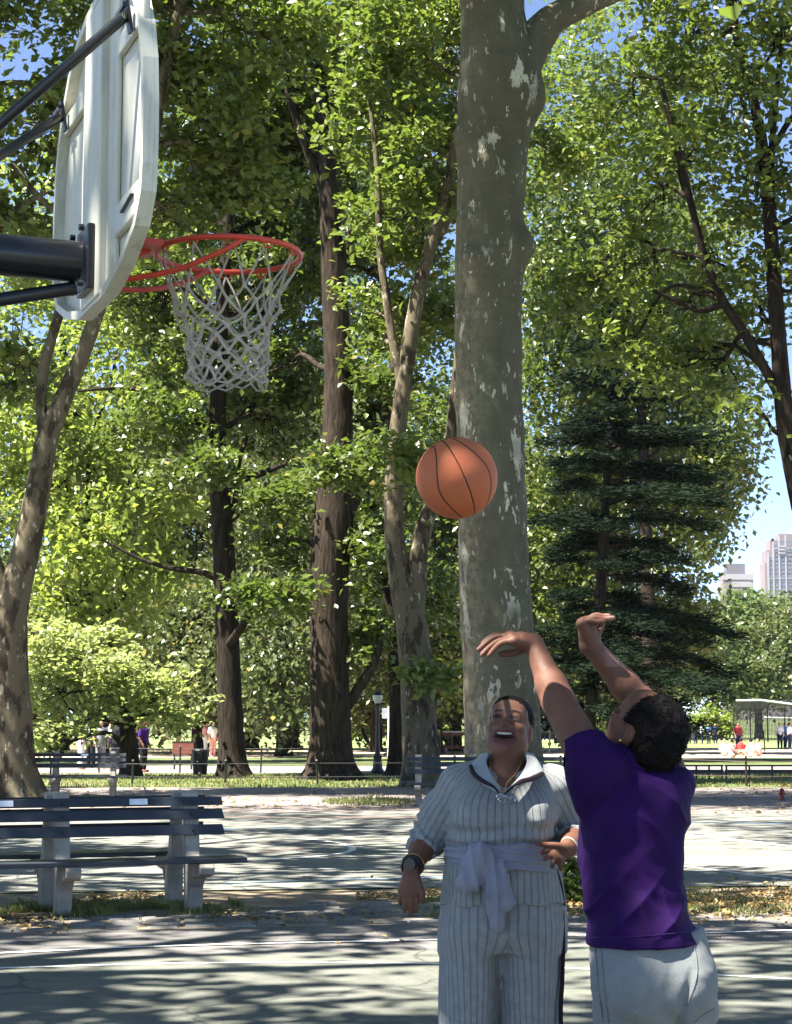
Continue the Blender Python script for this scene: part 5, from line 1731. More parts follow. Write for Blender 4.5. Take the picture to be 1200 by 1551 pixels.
def frame(yaw, pitch, roll=0.0):
    return np.array(Matrix.Rotation(yaw, 3, 'Z') @ Matrix.Rotation(pitch, 3, 'X') @ Matrix.Rotation(roll, 3, 'Y'))
class Head:
    """Local axes: face towards -y, z up, origin between the eyes inside the skull (metres)."""
    def __init__(s, o, M, size=1.0):
        s.o, s.M, s.s = np.array(o), M, size
    def at(s, p): return s.o + s.M @ (np.array(p, float) * s.s)
    def e(s, c, r): return ell(s.at(c), np.array(r) * s.s, s.M)
    def c(s, a, b, r0, r1=None): return cap(s.at(a), s.at(b), r0 * s.s, None if r1 is None else r1 * s.s)
    def loc(s, V): return ((V - s.o) @ s.M) / s.s
    def build(s, v, smile=False, jowl=0.0):
        v.add(s.e((0, .022, .025), (.077, .099, .090)), .02)
        v.add(s.e((0, -.018, -.042), (.064 + jowl * .5, .074, .082)), .035)
        v.add(s.e((0, -.045, .045), (.060, .045, .050)), .03)
        for q in (-1, 1):
            v.add(s.e((q * .040, -.060, -.034), (.026 + jowl * .3, .024, .022)), .02)
            v.add(s.e((q * .040, -.030, -.078), (.026 + jowl, .042, .030)), .03)
            v.add(s.c((q * .012, -.086, .019), (q * .044, -.073, .019), .009), .016)
        v.add(s.e((0, -.066, -.120 if smile else -.103), (.028, .022, .018)), .03)
        for q in (-1, 1):
            v.sub(s.e((q * .032, -.096, .002), (.018, .017, .0105)), .012)
            v.add(s.e((q * .032, -.0735, -.001), (.017, .015, .012)), .004)
            for zz, yy, rr in ((.0066, -.0895, .0056), (-.0074, -.0890, .0058)):
                lid = [s.at((q * .032 + dx, yy + 14 * dx * dx, zz - np.sign(zz) * 14 * dx * dx)) for dx in (-.017, -.009, 0, .009, .017)]
                for a, b in zip(lid[:-1], lid[1:]): v.add(cap(a, b, rr * s.s), .004)
        v.add(s.c((0, -.086, .006), (0, -.104, -.030), .0085, .0140), .012)
        for q in (-1, 1):
            v.add(s.e((q * .0190, -.093, -.034), (.0125, .013, .0095)), .008)
        if smile:
            v.sub(s.e((0, -.098, -.076), (.044, .040, .0275)), .005)
            up = [(-.047, -.070, -.048), (-.026, -.091, -.0495), (0, -.097, -.0515), (.026, -.091, -.0495), (.047, -.070, -.048)]
            dn = [(-.050, -.067, -.050), (-.034, -.077, -.088), (0, -.081, -.106), (.034, -.077, -.088), (.050, -.067, -.050)]
            for pl, r in ((up, .0055), (dn, .0062)):
                q = spline(pl, 4)
                for a, b in zip(q[:-1], q[1:]): v.add(s.c(a, b, r), .004)
            for q in (-1, 1):
                v.add(s.e((q * .043, -.066, -.030), (.022, .020, .017)), .014)
        else:
            v.add(s.c((-.020, -.088, -.064), (.020, -.088, -.064), .0075), .008)
            v.add(s.c((-.017, -.087, -.077), (.017, -.087, -.077), .0080), .008)
        for q in (-1, 1):
            v.add(s.e((q * .079, .012, -.020), (.008, .019, .031)), .006)
            v.sub(s.e((q * .089, .006, -.014), (.007, .009, .016)), .004)
            v.add(s.e((q * .078, .002, -.047), (.007, .010, .010)), .006)
    def paint(s, V, col, skin, lip, smile, hairline=0.075):
        L = s.loc(V)
        x, y, z = L[:, 0], L[:, 1], L[:, 2]
        def blend(w, c):
            w = np.clip(w, 0, 1)[:, None]
            col[:] = col * (1 - w) + np.array(c) * w
        front = y < -.04
        if smile:
            q = np.sqrt((x / .047) ** 2 + ((z + .078) / .031) ** 2)
            blend(np.where(front, (1.12 - q) * 6, 0), lip)
            blend(np.where(front & (y > -.086), (0.86 - q) * 8, 0), (.02, .006, .006))
        else:
            q = np.sqrt((x / .030) ** 2 + ((z + .070) / .017) ** 2)
            blend(np.where(front, (1.1 - q) * 6, 0), lip)
        bx = np.abs(x) - .034
        bz = z - (.026 - 3.2 * bx * bx)
        blend(np.where(front, (1 - np.sqrt((bx / .023) ** 2 + (bz / .0052) ** 2)) * 4, 0), (.012, .008, .007))
        ex = np.abs(x) - .032
        blend(np.where(front, (1.2 - np.sqrt((ex / .021) ** 2 + ((z - .002) / .010) ** 2)) * 2.0, 0) * .85, tuple(k * .16 for k in skin))

def lips_teeth(h, parent, base):
    mb = MB()
    n = 10
    for i in range(n):
        a0, a1 = -.034 + i * .0068, -.034 + (i + 1) * .0068 - .0004
        def yy(x): return -.0925 + 9.0 * x * x
        def zb(x): return -.0675 + 7.0 * x * x
        c = [h.at((a0, yy(a0), -.052)), h.at((a1, yy(a1), -.052)), h.at((a1, yy(a1) + .006, -.052)), h.at((a0, yy(a0) + .006, -.052))]
        d = [h.at((a0, yy(a0) - .001, zb(a0))), h.at((a1, yy(a1) - .001, zb(a1))), h.at((a1, yy(a1) + .006, zb(a1))), h.at((a0, yy(a0) + .006, zb(a0)))]
        mb.quad_box([Vector(k) - base for k in d + c])
    mb.build('teeth', M_TOOTH, parent)
def eyes(h, parent, base, look=(0, 0)):
    for q in (-1, 1):
        bm = bmesh.new()
        bmesh.ops.create_uvsphere(bm, u_segments=16, v_segments=10, radius=.0118)
        me = bpy.data.meshes.new('eye')
        bm.to_mesh(me)
        bm.free()
        o = link('eye', me, M_EYE, parent)
        o.location = Vector(h.at((q * .032, -.0780, -.0005))) - base
        bm = bmesh.new()
        bmesh.ops.create_uvsphere(bm, u_segments=12, v_segments=8, radius=.0078)
        me = bpy.data.meshes.new('iris')
        bm.to_mesh(me)
        bm.free()
        i = link('iris', me, M_IRIS, o)
        i.location = Vector(h.M @ np.array((look[0] * .005, -.0066, look[1] * .004)))

def finger(v, pts, r0=.0092, r1=.0072):
    q = spline([tuple(p) for p in pts], 4)
    n = len(q) - 1
    for i in range(n):
        a, b = i / n, (i + 1) / n
        v.add(cap(q[i], q[i + 1], r0 + (r1 - r0) * a, r0 + (r1 - r0) * b), .003 if i else .012)
def palm(v, wrist, mcps, rw=.020, rk=.0125, k=.012):
    w = np.array(wrist)
    for m in mcps:
        v.add(cap(w, np.array(m), rw, rk), k)
    for a, b in zip(mcps[:-1], mcps[1:]):
        v.add(cap(np.array(a), np.array(b), rk * .95), k)
        v.add(cap(w * .5 + np.array(a) * .5, w * .5 + np.array(b) * .5, rk * 1.25), k)

def finish(name, V, F, mat, parent, base, rib=None, paint=None):
    me = mesh_np(name, V - np.array(base), F)
    if rib is not None: fattr(me, 'rib', rib)
    if paint is not None: cattr(me, 'paint', paint)
    return link(name, me, mat, parent)

def px_slices(rows, d, depth):
    """rows: (y, xl, xr, front/back half depth, d shift)."""
    out = []
    for y, xl, xr, ry, dd in rows:
        a, b = P(xl, y, d + dd), P(xr, y, d + dd)
        out.append(((a.z + b.z) / 2, (a.x + b.x) / 2, d + dd, (b.x - a.x) / 2, ry))
    return out
def axis_angle(V, p0, p1, ref=(0, -1, 0)):
    """Angle of every vertex about the axis p0-p1, with its distance along it and from it."""
    p0, p1 = np.array(p0, float), np.array(p1, float)
    d = p1 - p0
    L = np.linalg.norm(d)
    d /= L
    r = np.array(ref, float)
    r -= d * (r @ d)
    r /= np.linalg.norm(r)
    s = np.cross(d, r)
    q = V - p0
    t = q @ d
    return np.arctan2(q @ s, q @ r), t / L, np.linalg.norm(q - t[:, None] * d, axis=1)

def on_surface(V, pts, lift=.0008):
    """Points of the mesh V that the camera sees at the picture points pts."""
    d = V - np.array((0, 0, CAM_H))
    fw = d[:, 1] * _cp + d[:, 2] * _sp
    u = 600 + FPX * d[:, 0] / fw
    w = 775.5 - FPX * (d[:, 2] * _cp - d[:, 1] * _sp) / fw
    out = []
    for x, y in pts:
        r = (u - x) ** 2 + (w - y) ** 2
        near = np.nonzero(r < 9)[0]
        k = near[np.argmin(fw[near])] if len(near) else np.argmin(r)
        near = np.nonzero((r < 20) & (np.abs(fw - fw[k]) < .02))[0]
        p = V[near].mean(0) if len(near) else V[k]
        out.append(P(x, y, p[1] - lift))
    return out
def seam_line(V, pts, rad, mat, root, base, name='seam'):
    q = spline([np.array(p) for p in pts], 8)
    mb = MB()
    mb.tube([p - base for p in on_surface(V, q)], rad, 5)
    mb.build(name, mat, root, smooth=True)
def grey_woman():
    D0 = 6.35
    base = Vector((P(762, 1300, D0).x, D0, 0.0))
    root = empty('person', base)
    tag(root, 'laughing woman in pale grey ribbed tracksuit with a jumper tied at her waist', 'person')
    A = lambda x, y, d=D0: np.array(P(x, y, d))
    H = 0.004
    head = Head(A(773, 1100, D0 + .03), frame(R(-13), R(-21), R(4)), 0.90)
    # pose
    r_sh, r_el, r_wr = A(695, 1190, D0 + .02), A(652, 1266, D0 + .08), A(625, 1311, D0 - .08)
    l_sh, l_el, l_wr = A(838, 1192, D0 + .02), A(872, 1262, D0 + .10), A(862, 1283, D0 - .18)
    hip_l, hip_r = A(714, 1400, D0), A(806, 1400, D0)
    kn_l, kn_r = A(708, 1545, D0 - .02), A(804, 1545, D0 - .02)
    fo_l, fo_r = np.array((kn_l[0], D0 + .03, .06)), np.array((kn_r[0], D0 + .03, .06))
    # --- the body, one continuous surface
    lo = (A(590, 1300, D0)[0], D0 - .42, 0.0)
    hi = (A(900, 1300, D0)[0], D0 + .36, 1.66)
    v = Vol(lo, hi, H)
    head.build(v, smile=True, jowl=.006)
    v.add(cap(head.at((0, .025, -.05)), A(767, 1172, D0 + .03), .060, .066), .03)
    v.add(cap(head.at((0, -.035, -.095)), A(766, 1160, D0 - .02), .042, .055), .035)
    v.add(loft(px_slices([(1172, 715, 820, .095, .015), (1190, 695, 838, .128, .005), (1240, 695, 832, .142, 0), (1300, 690, 832, .13, 0), (1380, 684, 838, .14, 0), (1410, 690, 832, .13, 0)], D0, 0)), .03)
    for sh, el, wr in ((r_sh, r_el, r_wr), (l_sh, l_el, l_wr)):
        v.add(cap(sh, el, .052, .046), .03)
        m = el * .6 + wr * .4
        v.add(cap(el, m, .046, .042), .02)
        v.add(cap(m, wr, .042, .0295), .02)
    for hp, kn, fo in ((hip_l, kn_l, fo_l), (hip_r, kn_r, fo_r)):
        v.add(cap(hp, kn, .080, .055), .03)
        v.add(cap(kn, fo, .055, .038), .03)
        v.add(cap(fo, fo + np.array((0, -.14, -.02)), .035, .03), .02)
    # right hand hangs, back of the hand to the viewer
    dz = D0 - .10
    rm = [A(610, 1349, dz), A(616.5, 1352, dz - .008), A(623.5, 1352, dz - .010), A(630, 1348, dz - .006)]
    palm(v, r_wr, rm, .021, .0125)
    v.add(cap(A(621, 1336, dz + .004), A(619, 1345, dz + .004), .026), .015)
    finger(v, [rm[0], A(606.5, 1359, dz - .008), A(606.5, 1369, dz - .002)], .0090, .0068)
    finger(v, [rm[1], A(613.5, 1366, dz - .016), A(613.5, 1380, dz - .010)], .0098, .0072)
    finger(v, [rm[2], A(622, 1368, dz - .018), A(622.2, 1386, dz - .012)], .0100, .0074)
    finger(v, [rm[3], A(630.5, 1364, dz - .012), A(629.8, 1381, dz - .008)], .0096, .0072)
    finger(v, [A(628, 1326, dz), A(636, 1342, dz - .012), A(639.5, 1354, dz - .022), A(639.5, 1366, dz - .026)], .0125, .0080)
    # left hand comes across the front
    dl = D0 - .225
    lm = [A(838, 1288, dl), A(838, 1294, dl - .004), A(842, 1299, dl - .002), A(848, 1303, dl + .004)]
    palm(v, l_wr, lm, .022, .0120)
    finger(v, [lm[0], A(829, 1288, dl - .012), A(821.5, 1292, dl - .012)], .0092, .0068)
    finger(v, [lm[1], A(831, 1297, dl - .014), A(825, 1302, dl - .014)], .0092, .0068)
    finger(v, [lm[2], A(838, 1306, dl - .012), A(836.5, 1314, dl - .010)], .0090, .0066)
    finger(v, [lm[3], A(848.5, 1310, dl - .004), A(849.5, 1317, dl)], .0084, .0064)
    finger(v, [A(856, 1284, dl + .01), A(843, 1281, dl - .004), A(830, 1280, dl - .012), A(817, 1279, dl - .016)], .0120, .0074)
    V, F = v.net()
    V = relax(V, F, 1, .4)
    skin = (0.160, 0.070, 0.041)
    col = np.tile(np.array(skin), (len(V), 1))
    head.paint(V, col, skin, (.13, .045, .036), True)
    finish('body', V, F, M_SKIN, root, base, paint=col)
    lips_teeth(head, root, base)
    eyes(head, root, base, (-.4, .5))
    # --- hair drawn back tightly
    hv = Vol(head.at((0, .02, .03)) - .17, head.at((0, .02, .03)) + .17, H)
    hv.add(head.e((0, .025, .031), (.0825, .102, .0915)), .01)
    hv.add(head.e((0, .135, .02), (.040, .035, .040)), .02)
    hv.add(head.e((0, -.036, .050), (.064, .056, .051)), .02)
    hv.sub(head.e((0, -.100, -.027), (.090, .092, .100)), .006)
    hv.sub(head.e((0, -.030, -.085), (.12, .12, .075)), .012)
    V, F = hv.net()
    N = vnormals(V, F)
    V = V + N * (.0012 * np.sin(head.loc(V)[:, :1] * 900))
    finish('hair', V, F, M_HAIR, root, base)
    # --- top
    S = Vol((lo[0], D0 - .34, .80), (hi[0], D0 + .33, 1.50), H)
    rows = [(1160, 738, 800, .085, .03), (1172, 704, 830, .115, .02), (1190, 682, 850, .135, .01), (1215, 682, 848, .155, 0), (1245, 679, 845, .165, -.005),
            (1285, 676, 842, .170, -.01), (1320, 671, 849, .175, -.005), (1372, 668, 856, .185, 0), (1385, 667, 857, .186, 0)]
    sl = px_slices(rows, D0, 0)
    S.add(loft(sl, 0, 2.25), .02)
    for x in (724, 800):
        S.add(ell(A(x, 1236, D0 - .115), (.082, .075, .075)), .05)
    S.add(cap(A(768, 1168, D0 + .03), r_sh, .072, .066), .03)
    S.add(cap(A(768, 1168, D0 + .03), l_sh, .072, .066), .03)
    r_mid = r_sh * .45 + r_el * .55
    l_mid = l_sh * .45 + l_el * .55
    S.add(cap(r_sh, r_mid, .068, .074), .025)
    S.add(cap(r_mid, r_el + np.array((-.004, -.02, -.012)), .072, .062), .02)
    S.add(cap(r_el, r_el * .45 + r_wr * .55, .060, .049), .015)
    S.add(cap(l_sh, l_mid, .068, .072), .025)
    S.add(cap(l_mid, l_el, .070, .060), .02)
    S.add(cap(l_el, l_el * .45 + l_wr * .55, .058, .047), .015)
    cdir = r_wr - r_el
    S.cut_local(r_el + cdir * .52, cdir, .10)
    cdl = l_wr - l_el
    S.cut_local(l_el + cdl * .52, cdl, .085)
    S.cut(A(762, 1366, D0), (0.02, 0, -1))
    S.sub(cap(A(769, 1100, D0 + .0), A(767, 1160, D0 + .0), .075, .071), .01)
    # open quarter zip: a V that narrows to the zip's slider
    S.sub(cap(A(767, 1146, D0 - .10), A(766, 1178, D0 - .15), .078, .040), .012)
    S.sub(cap(A(766, 1174, D0 - .15), A(763, 1199, D0 - .185), .052, .012), .012)
    V, F = S.net()
    N = vnormals(V, F)
    ang_t = np.arctan2(V[:, 0] - A(762, 1250)[0], -(V[:, 1] - D0))
    aR, tR, dR = axis_angle(V, r_sh, r_el)
    aR2, tR2, dR2 = axis_angle(V, r_el, r_wr)
    aL, tL, dL = axis_angle(V, l_sh, l_el)
    z = V[:, 2]
    xr, xl = A(682, 1200)[0], A(848, 1200)[0]
    onR = (V[:, 0] < A(684, 1250)[0] + np.clip((z - A(0, 1240)[2]) * .10, 0, .03)) & (z > A(0, 1305)[2]) & (dR < .12)
    onL = (V[:, 0] > A(846, 1250)[0] - np.clip((z - A(0, 1240)[2]) * .10, 0, .03)) & (z > A(0, 1300)[2]) & (dL < .12)
    amp = .004 * waves(V, 3, 6, aniso=(1, 1, .6))
    # bunched rings on the pushed-up sleeves, drapes under the bust and along the belly
    ring = np.sin(tR * 42 + 1.8 * np.sin(aR * 2)) * np.clip((tR - .35) * 2.2, 0, 1)
    amp = amp + np.where(onR, .0048 * ring, 0)
    ring = np.sin(tL * 40 + 1.8 * np.sin(aL * 2 + 1)) * np.clip((tL - .35) * 2.2, 0, 1)
    amp = amp + np.where(onL, .0046 * ring, 0)
    bx, bz = V[:, 0] - A(762, 1)[0], z - A(762, 1268)[2]
    amp = amp + np.where(~onR & ~onL, .007 * np.exp(-(bz / .06) ** 2) * np.sin(bz * 120 + 9 * np.abs(bx) + 2 * waves(V, 8, 3)), 0)
    low = np.clip((A(0, 1318)[2] - z) / .12, 0, 1)
    amp = amp + low * .009 * np.sin(ang_t * 9 + 3 * z + 1.3 * waves(V, 5, 4))
    V = V + N * amp[:, None]
    V = relax(V, F, 1, .35)
    rib = np.where(onR, aR * .066, np.where(onL, aL * .066, np.arctan2((V[:, 0] - A(762, 1250)[0]) * .80, -(V[:, 1] - D0 - .05)) * .235))
    finish('top', V, F, M_KNIT, root, base, rib=rib)
    # --- collar flaps with their dark zip edges
    def patch(name, rows, thick, mat, n=10):
        g = [spline(r, n) for r in rows]
        g = np.array([spline([g[i][j] for i in range(len(g))], 6) for j in range(len(g[0]))])
        a, b = g.shape[:2]
        tu, tv = np.gradient(g, axis=0), np.gradient(g, axis=1)
        nn = np.cross(tu, tv)
        nn /= np.linalg.norm(nn, axis=2, keepdims=True) + 1e-9
        V = np.concatenate([(g + nn * thick / 2).reshape(-1, 3), (g - nn * thick / 2).reshape(-1, 3)])
        F = []
        m = a * b
        for i in range(a - 1):
            for j in range(b - 1):
                q = [i * b + j, i * b + j + 1, (i + 1) * b + j + 1, (i + 1) * b + j]
                F += [q, [k + m for k in q[::-1]]]
        rim = [i * b for i in range(a)] + [(a - 1) * b + j for j in range(1, b)] + [i * b + b - 1 for i in range(a - 2, -1, -1)] + [j for j in range(b - 2, 0, -1)]
        for i in range(len(rim)):
            p, q = rim[i], rim[(i + 1) % len(rim)]
            F.append([p, q, q + m, p + m])
        return finish(name, V, np.array(F), mat, root, base)
    f = D0
    patch('collar', [[A(741, 1141, f - .04), A(737, 1156, f - .10), A(746, 1178, f - .160), A(758, 1196, f - .197)],
                     [A(729, 1143, f + .00), A(723, 1157, f - .10), A(734, 1180, f - .166), A(757, 1199, f - .201)],
                     [A(727, 1152, f + .01), A(714, 1164, f - .125), A(729, 1186, f - .172), A(757, 1202, f - .204)]], .007, M_COLLAR)
    patch('collar', [[A(797, 1140, f - .04), A(798, 1156, f - .10), A(788, 1176, f - .160), A(769, 1196, f - .197)],
                     [A(808, 1144, f + .00), A(812, 1158, f - .10), A(797, 1178, f - .166), A(770, 1199, f - .201)],
                     [A(814, 1154, f + .01), A(822, 1172, f - .125), A(800, 1184, f - .176), A(771, 1201, f - .204)]], .007, M_COLLAR)
    def trim(name, pts, rad, mat, n=6):
        mb = MB()
        q = spline(pts, 5)
        if hasattr(rad, '__len__'): rad = np.interp(np.linspace(0, 1, len(q)), np.linspace(0, 1, len(rad)), rad)
        mb.tube([Vector(p) - base for p in q], rad, n)
        return mb.build(name, mat, root, smooth=True)
    trim('zip_edge', [A(713, 1160, f - .128), A(718, 1172, f - .150), A(731, 1183, f - .181), A(748, 1192, f - .205), A(757, 1203, f - .214)], [.0075, .0090, .0080, .0045, .003], M_PLUM)
    trim('zip_edge', [A(822, 1172, f - .132), A(804, 1180, f - .178), A(788, 1184, f - .195), A(772, 1196, f - .210), A(764, 1203, f - .214)], [.0085, .0085, .0070, .0035, .003], M_PLUM)
    trim('necklace', [A(741, 1152, f - .055), A(745, 1172, f - .118), A(755, 1190, f - .165), A(764, 1200, f - .212), A(768, 1186, f - .165), A(782, 1170, f - .118), A(790, 1152, f - .055)], .0014, M_GOLD, 5)
    for x, y, r in ((758, 1207, .009), (764, 1212, .014), (773, 1213, .011)):
        mb = MB()
        c = A(x, y, f - .228) - np.array(base)
        mb.tube([Vector(c) + Vector((r * math.cos(a) * 1.25, -.2 * r * math.sin(a), r * math.sin(a) * .75)) for a in np.linspace(0, 6.283, 17)[:-1]], .0036, 6, closed=True)
        mb.build('pendant', M_SILVER, root, smooth=True)
    # --- jumper tied round the waist: band, knot, two hanging sleeves
    K = Vol((lo[0] + .08, D0 - .36, .80), (hi[0] - .02, D0 + .30, 1.22), H)
    band = px_slices([(1330, 676, 846, .190, -.005), (1312, 674, 845, .196, -.008), (1290, 672, 845, .195, -.01), (1274, 673, 843, .186, -.01)], D0, 0)
    K.add(loft(band, 0, 2.25), .01)
    K.cut(A(720, 1281, D0 - .18), (-.05, 0, 1))
    # the band is narrower towards the left hip, wider under the left hand
    def under(X, Y, Z):
        zz = np.interp(X, [A(670, 1)[0], A(715, 1)[0], A(760, 1)[0], A(845, 1)[0]], [A(0, 1303)[2], A(0, 1307)[2], A(0, 1314)[2], A(0, 1319)[2]])
        return (Z - zz)
    K.sub((under, np.array((lo[0], D0 - .4, .8)), np.array((hi[0], D0 + .4, 1.0 + .25))), .006)
    fy = D0 - .205
    K.add(ell(A(727, 1296, fy - .012), (.040, .030, .040)), .015)
    K.add(cap(A(724, 1290, fy - .022), A(710, 1335, fy - .030), .036, .040), .012)
    K.add(cap(A(720, 1300, fy - .020), A(703, 1344, fy - .020), .026, .022), .012)
    K.add(cap(A(735, 1303, fy - .012), A(748, 1345, fy - .018), .030, .036), .012)
    K.add(cap(A(748, 1345, fy - .016), A(754, 1402, fy - .004), .036, .024), .014)
    K.add(cap(A(757, 1312, fy - .008), A(768, 1368, fy - .012), .022, .027), .012)
    V, F = K.net()
    N = vnormals(V, F)
    front = V[:, 1] < fy - .012
    crisp = lambda s: 1 - 2 * np.abs(np.sin(s * .5)) ** .8
    fr = np.clip((fy - .006 - V[:, 1]) / .012, 0, 1)
    fold = fr * .0055 * crisp((V[:, 0] - A(735, 1)[0]) * 210 + (V[:, 2] - 1.0) * 30 + 3 * waves(V, 11, 6)) + (1 - fr) * .0055 * crisp(V[:, 2] * 240 + V[:, 0] * 34 + 3 * waves(V, 12, 4)) * np.clip((V[:, 2] - A(0, 1322)[2]) / .01, 0, 1)
    V = V + N * (fold + .002 * waves(V, 13, 16))[:, None]
    finish('tied_jumper', V, F, M_LAVENDER, root, base)
    # --- trousers
    T = Vol((lo[0] + .1, D0 - .30, 0.02), (hi[0] - .02, D0 + .30, 1.05), .0065)
    T.add(loft(px_slices([(1340, 676, 850, .165, 0), (1375, 668, 856, .172, 0), (1410, 666, 856, .168, 0), (1440, 668, 856, .13, .0)], D0, 0), 0, 2.3), .02)
    for (a, b, c) in ((A(714, 1400, D0), A(709, 1551, D0), fo_l), (A(806, 1400, D0), A(804, 1551, D0), fo_r)):
        q = np.array((b[0], D0 + .02, .045))
        T.add(loft([(a[2], a[0], D0, .100, .135), ((a[2] + b[2]) / 2, (a[0] + b[0]) / 2, D0, .099, .122), (b[2], b[0], D0, .093, .105), (.30, b[0], D0 + .01, .095, .10), (.045, q[0], q[1], .10, .105)], 0, 2.2), .03)
    V, F = T.net()
    N = vnormals(V, F)
    cx = np.where(V[:, 0] < A(758, 1)[0], A(709, 1)[0], A(804, 1)[0])
    an = np.arctan2(V[:, 0] - cx, -(V[:, 1] - D0))
    amp = .004 * waves(V, 21, 4, aniso=(1, 1, .35)) + .005 * np.sin(an * 4 + V[:, 2] * 3 + waves(V, 22, 3)) + .0015 * np.exp(-((V[:, 0] - A(757, 1)[0]) / .05) ** 2) * np.sin(V[:, 2] * 60 + np.abs(V[:, 0] - A(757, 1)[0]) * 60)
    V = V + N * amp[:, None]
    finish('trousers', V, F, M_KNIT, root, base, rib=an * .112)
    # dark stripe down the outer seams
    for s, xs in ((1, [(853, 1379), (854.5, 1430), (853, 1490), (851, 1551)]), (-1, [(669, 1379), (668, 1430), (668, 1490), (668, 1551)])):
        mb = MB()
        pts = [A(x - s * 1.5, y, D0 - (.055 if s > 0 else -.03)) for x, y in xs] + [np.array((A(xs[-1][0], 1551)[0], D0 - .04, .08))]
        q = spline(pts, 6)
        for a, b in zip(q[:-1], q[1:]):
            mb.bar(Vector(a) - base, Vector(b) - base, .014, .016, (0, -1, 0))
        mb.build('side_stripe', M_PLUM, root)
    trim('vent_edge', [A(843, 1316, D0 - .09), A(851, 1342, D0 - .08), A(855.5, 1372, D0 - .07)], .0035, M_PLUM, 6)
    # --- watch, bracelet, nails, shoes
    def ring(name, c, axis, rad, tube, mat, nn=20, sq=(1, 1)):
        mb = MB()
        ax = Vector(axis).normalized()
        s = ax.orthogonal().normalized()
        u = ax.cross(s)
        mb.tube([Vector(c) - base + s * rad * sq[0] * math.cos(a) + u * rad * sq[1] * math.sin(a) for a in np.linspace(0, 6.2832, nn + 1)[:-1]], tube, 8, closed=True)
        return mb.build(name, mat, root, smooth=True)
    wd = r_wr - r_el
    w = ring('watch', r_wr + wd * .0, wd, .031, .0095, M_WATCH)
    mb = MB()
    c = Vector(A(622.5, 1309, D0 - .118)) - base
    mb.tube([c + Vector((0.004, .012, 0)), c + Vector((-.004, -.008, 0))], .0195, 18)
    mb.build('watch_face', M_WATCH, root, smooth=True)
    for k in (-1, 1):
        ring('bangle', r_wr - wd * (.10 if k < 0 else -.10), wd, .0315, .0028, M_GOLD if k < 0 else M_WATCH)
    ring('bracelet', l_wr + np.array((.002, .006, 0)), (l_wr - A(845, 1294, dl)), .0300, .0045, M_TOOTH)
    for p in (A(816.2, 1278.8, dl - .022), A(821, 1292, dl - .018), A(824.6, 1302, dl - .020)):
        bm = bmesh.new()
        bmesh.ops.create_uvsphere(bm, u_segments=10, v_segments=6, radius=1, matrix=Matrix.Diagonal((.0055, .003, .0040, 1)))
        me = bpy.data.meshes.new('nail')
        bm.to_mesh(me)
        bm.free()
        link('nail', me, M_NAIL, root).location = Vector(p) - base
    for fo in (fo_l, fo_r):
        sv = Vol(fo - np.array((.08, .26, .07)), fo + np.array((.08, .10, .08)), .006)
        sv.add(cap(fo + np.array((0, .03, -.02)), fo + np.array((0, -.17, -.025)), .045, .036), .02)
        sv.cut((fo[0], fo[1], .004), (0, 0, -1))
        Vv, Ff = sv.net()
        finish('shoe', Vv, Ff, M_SHOE, root, base)
    return root
grey_woman()

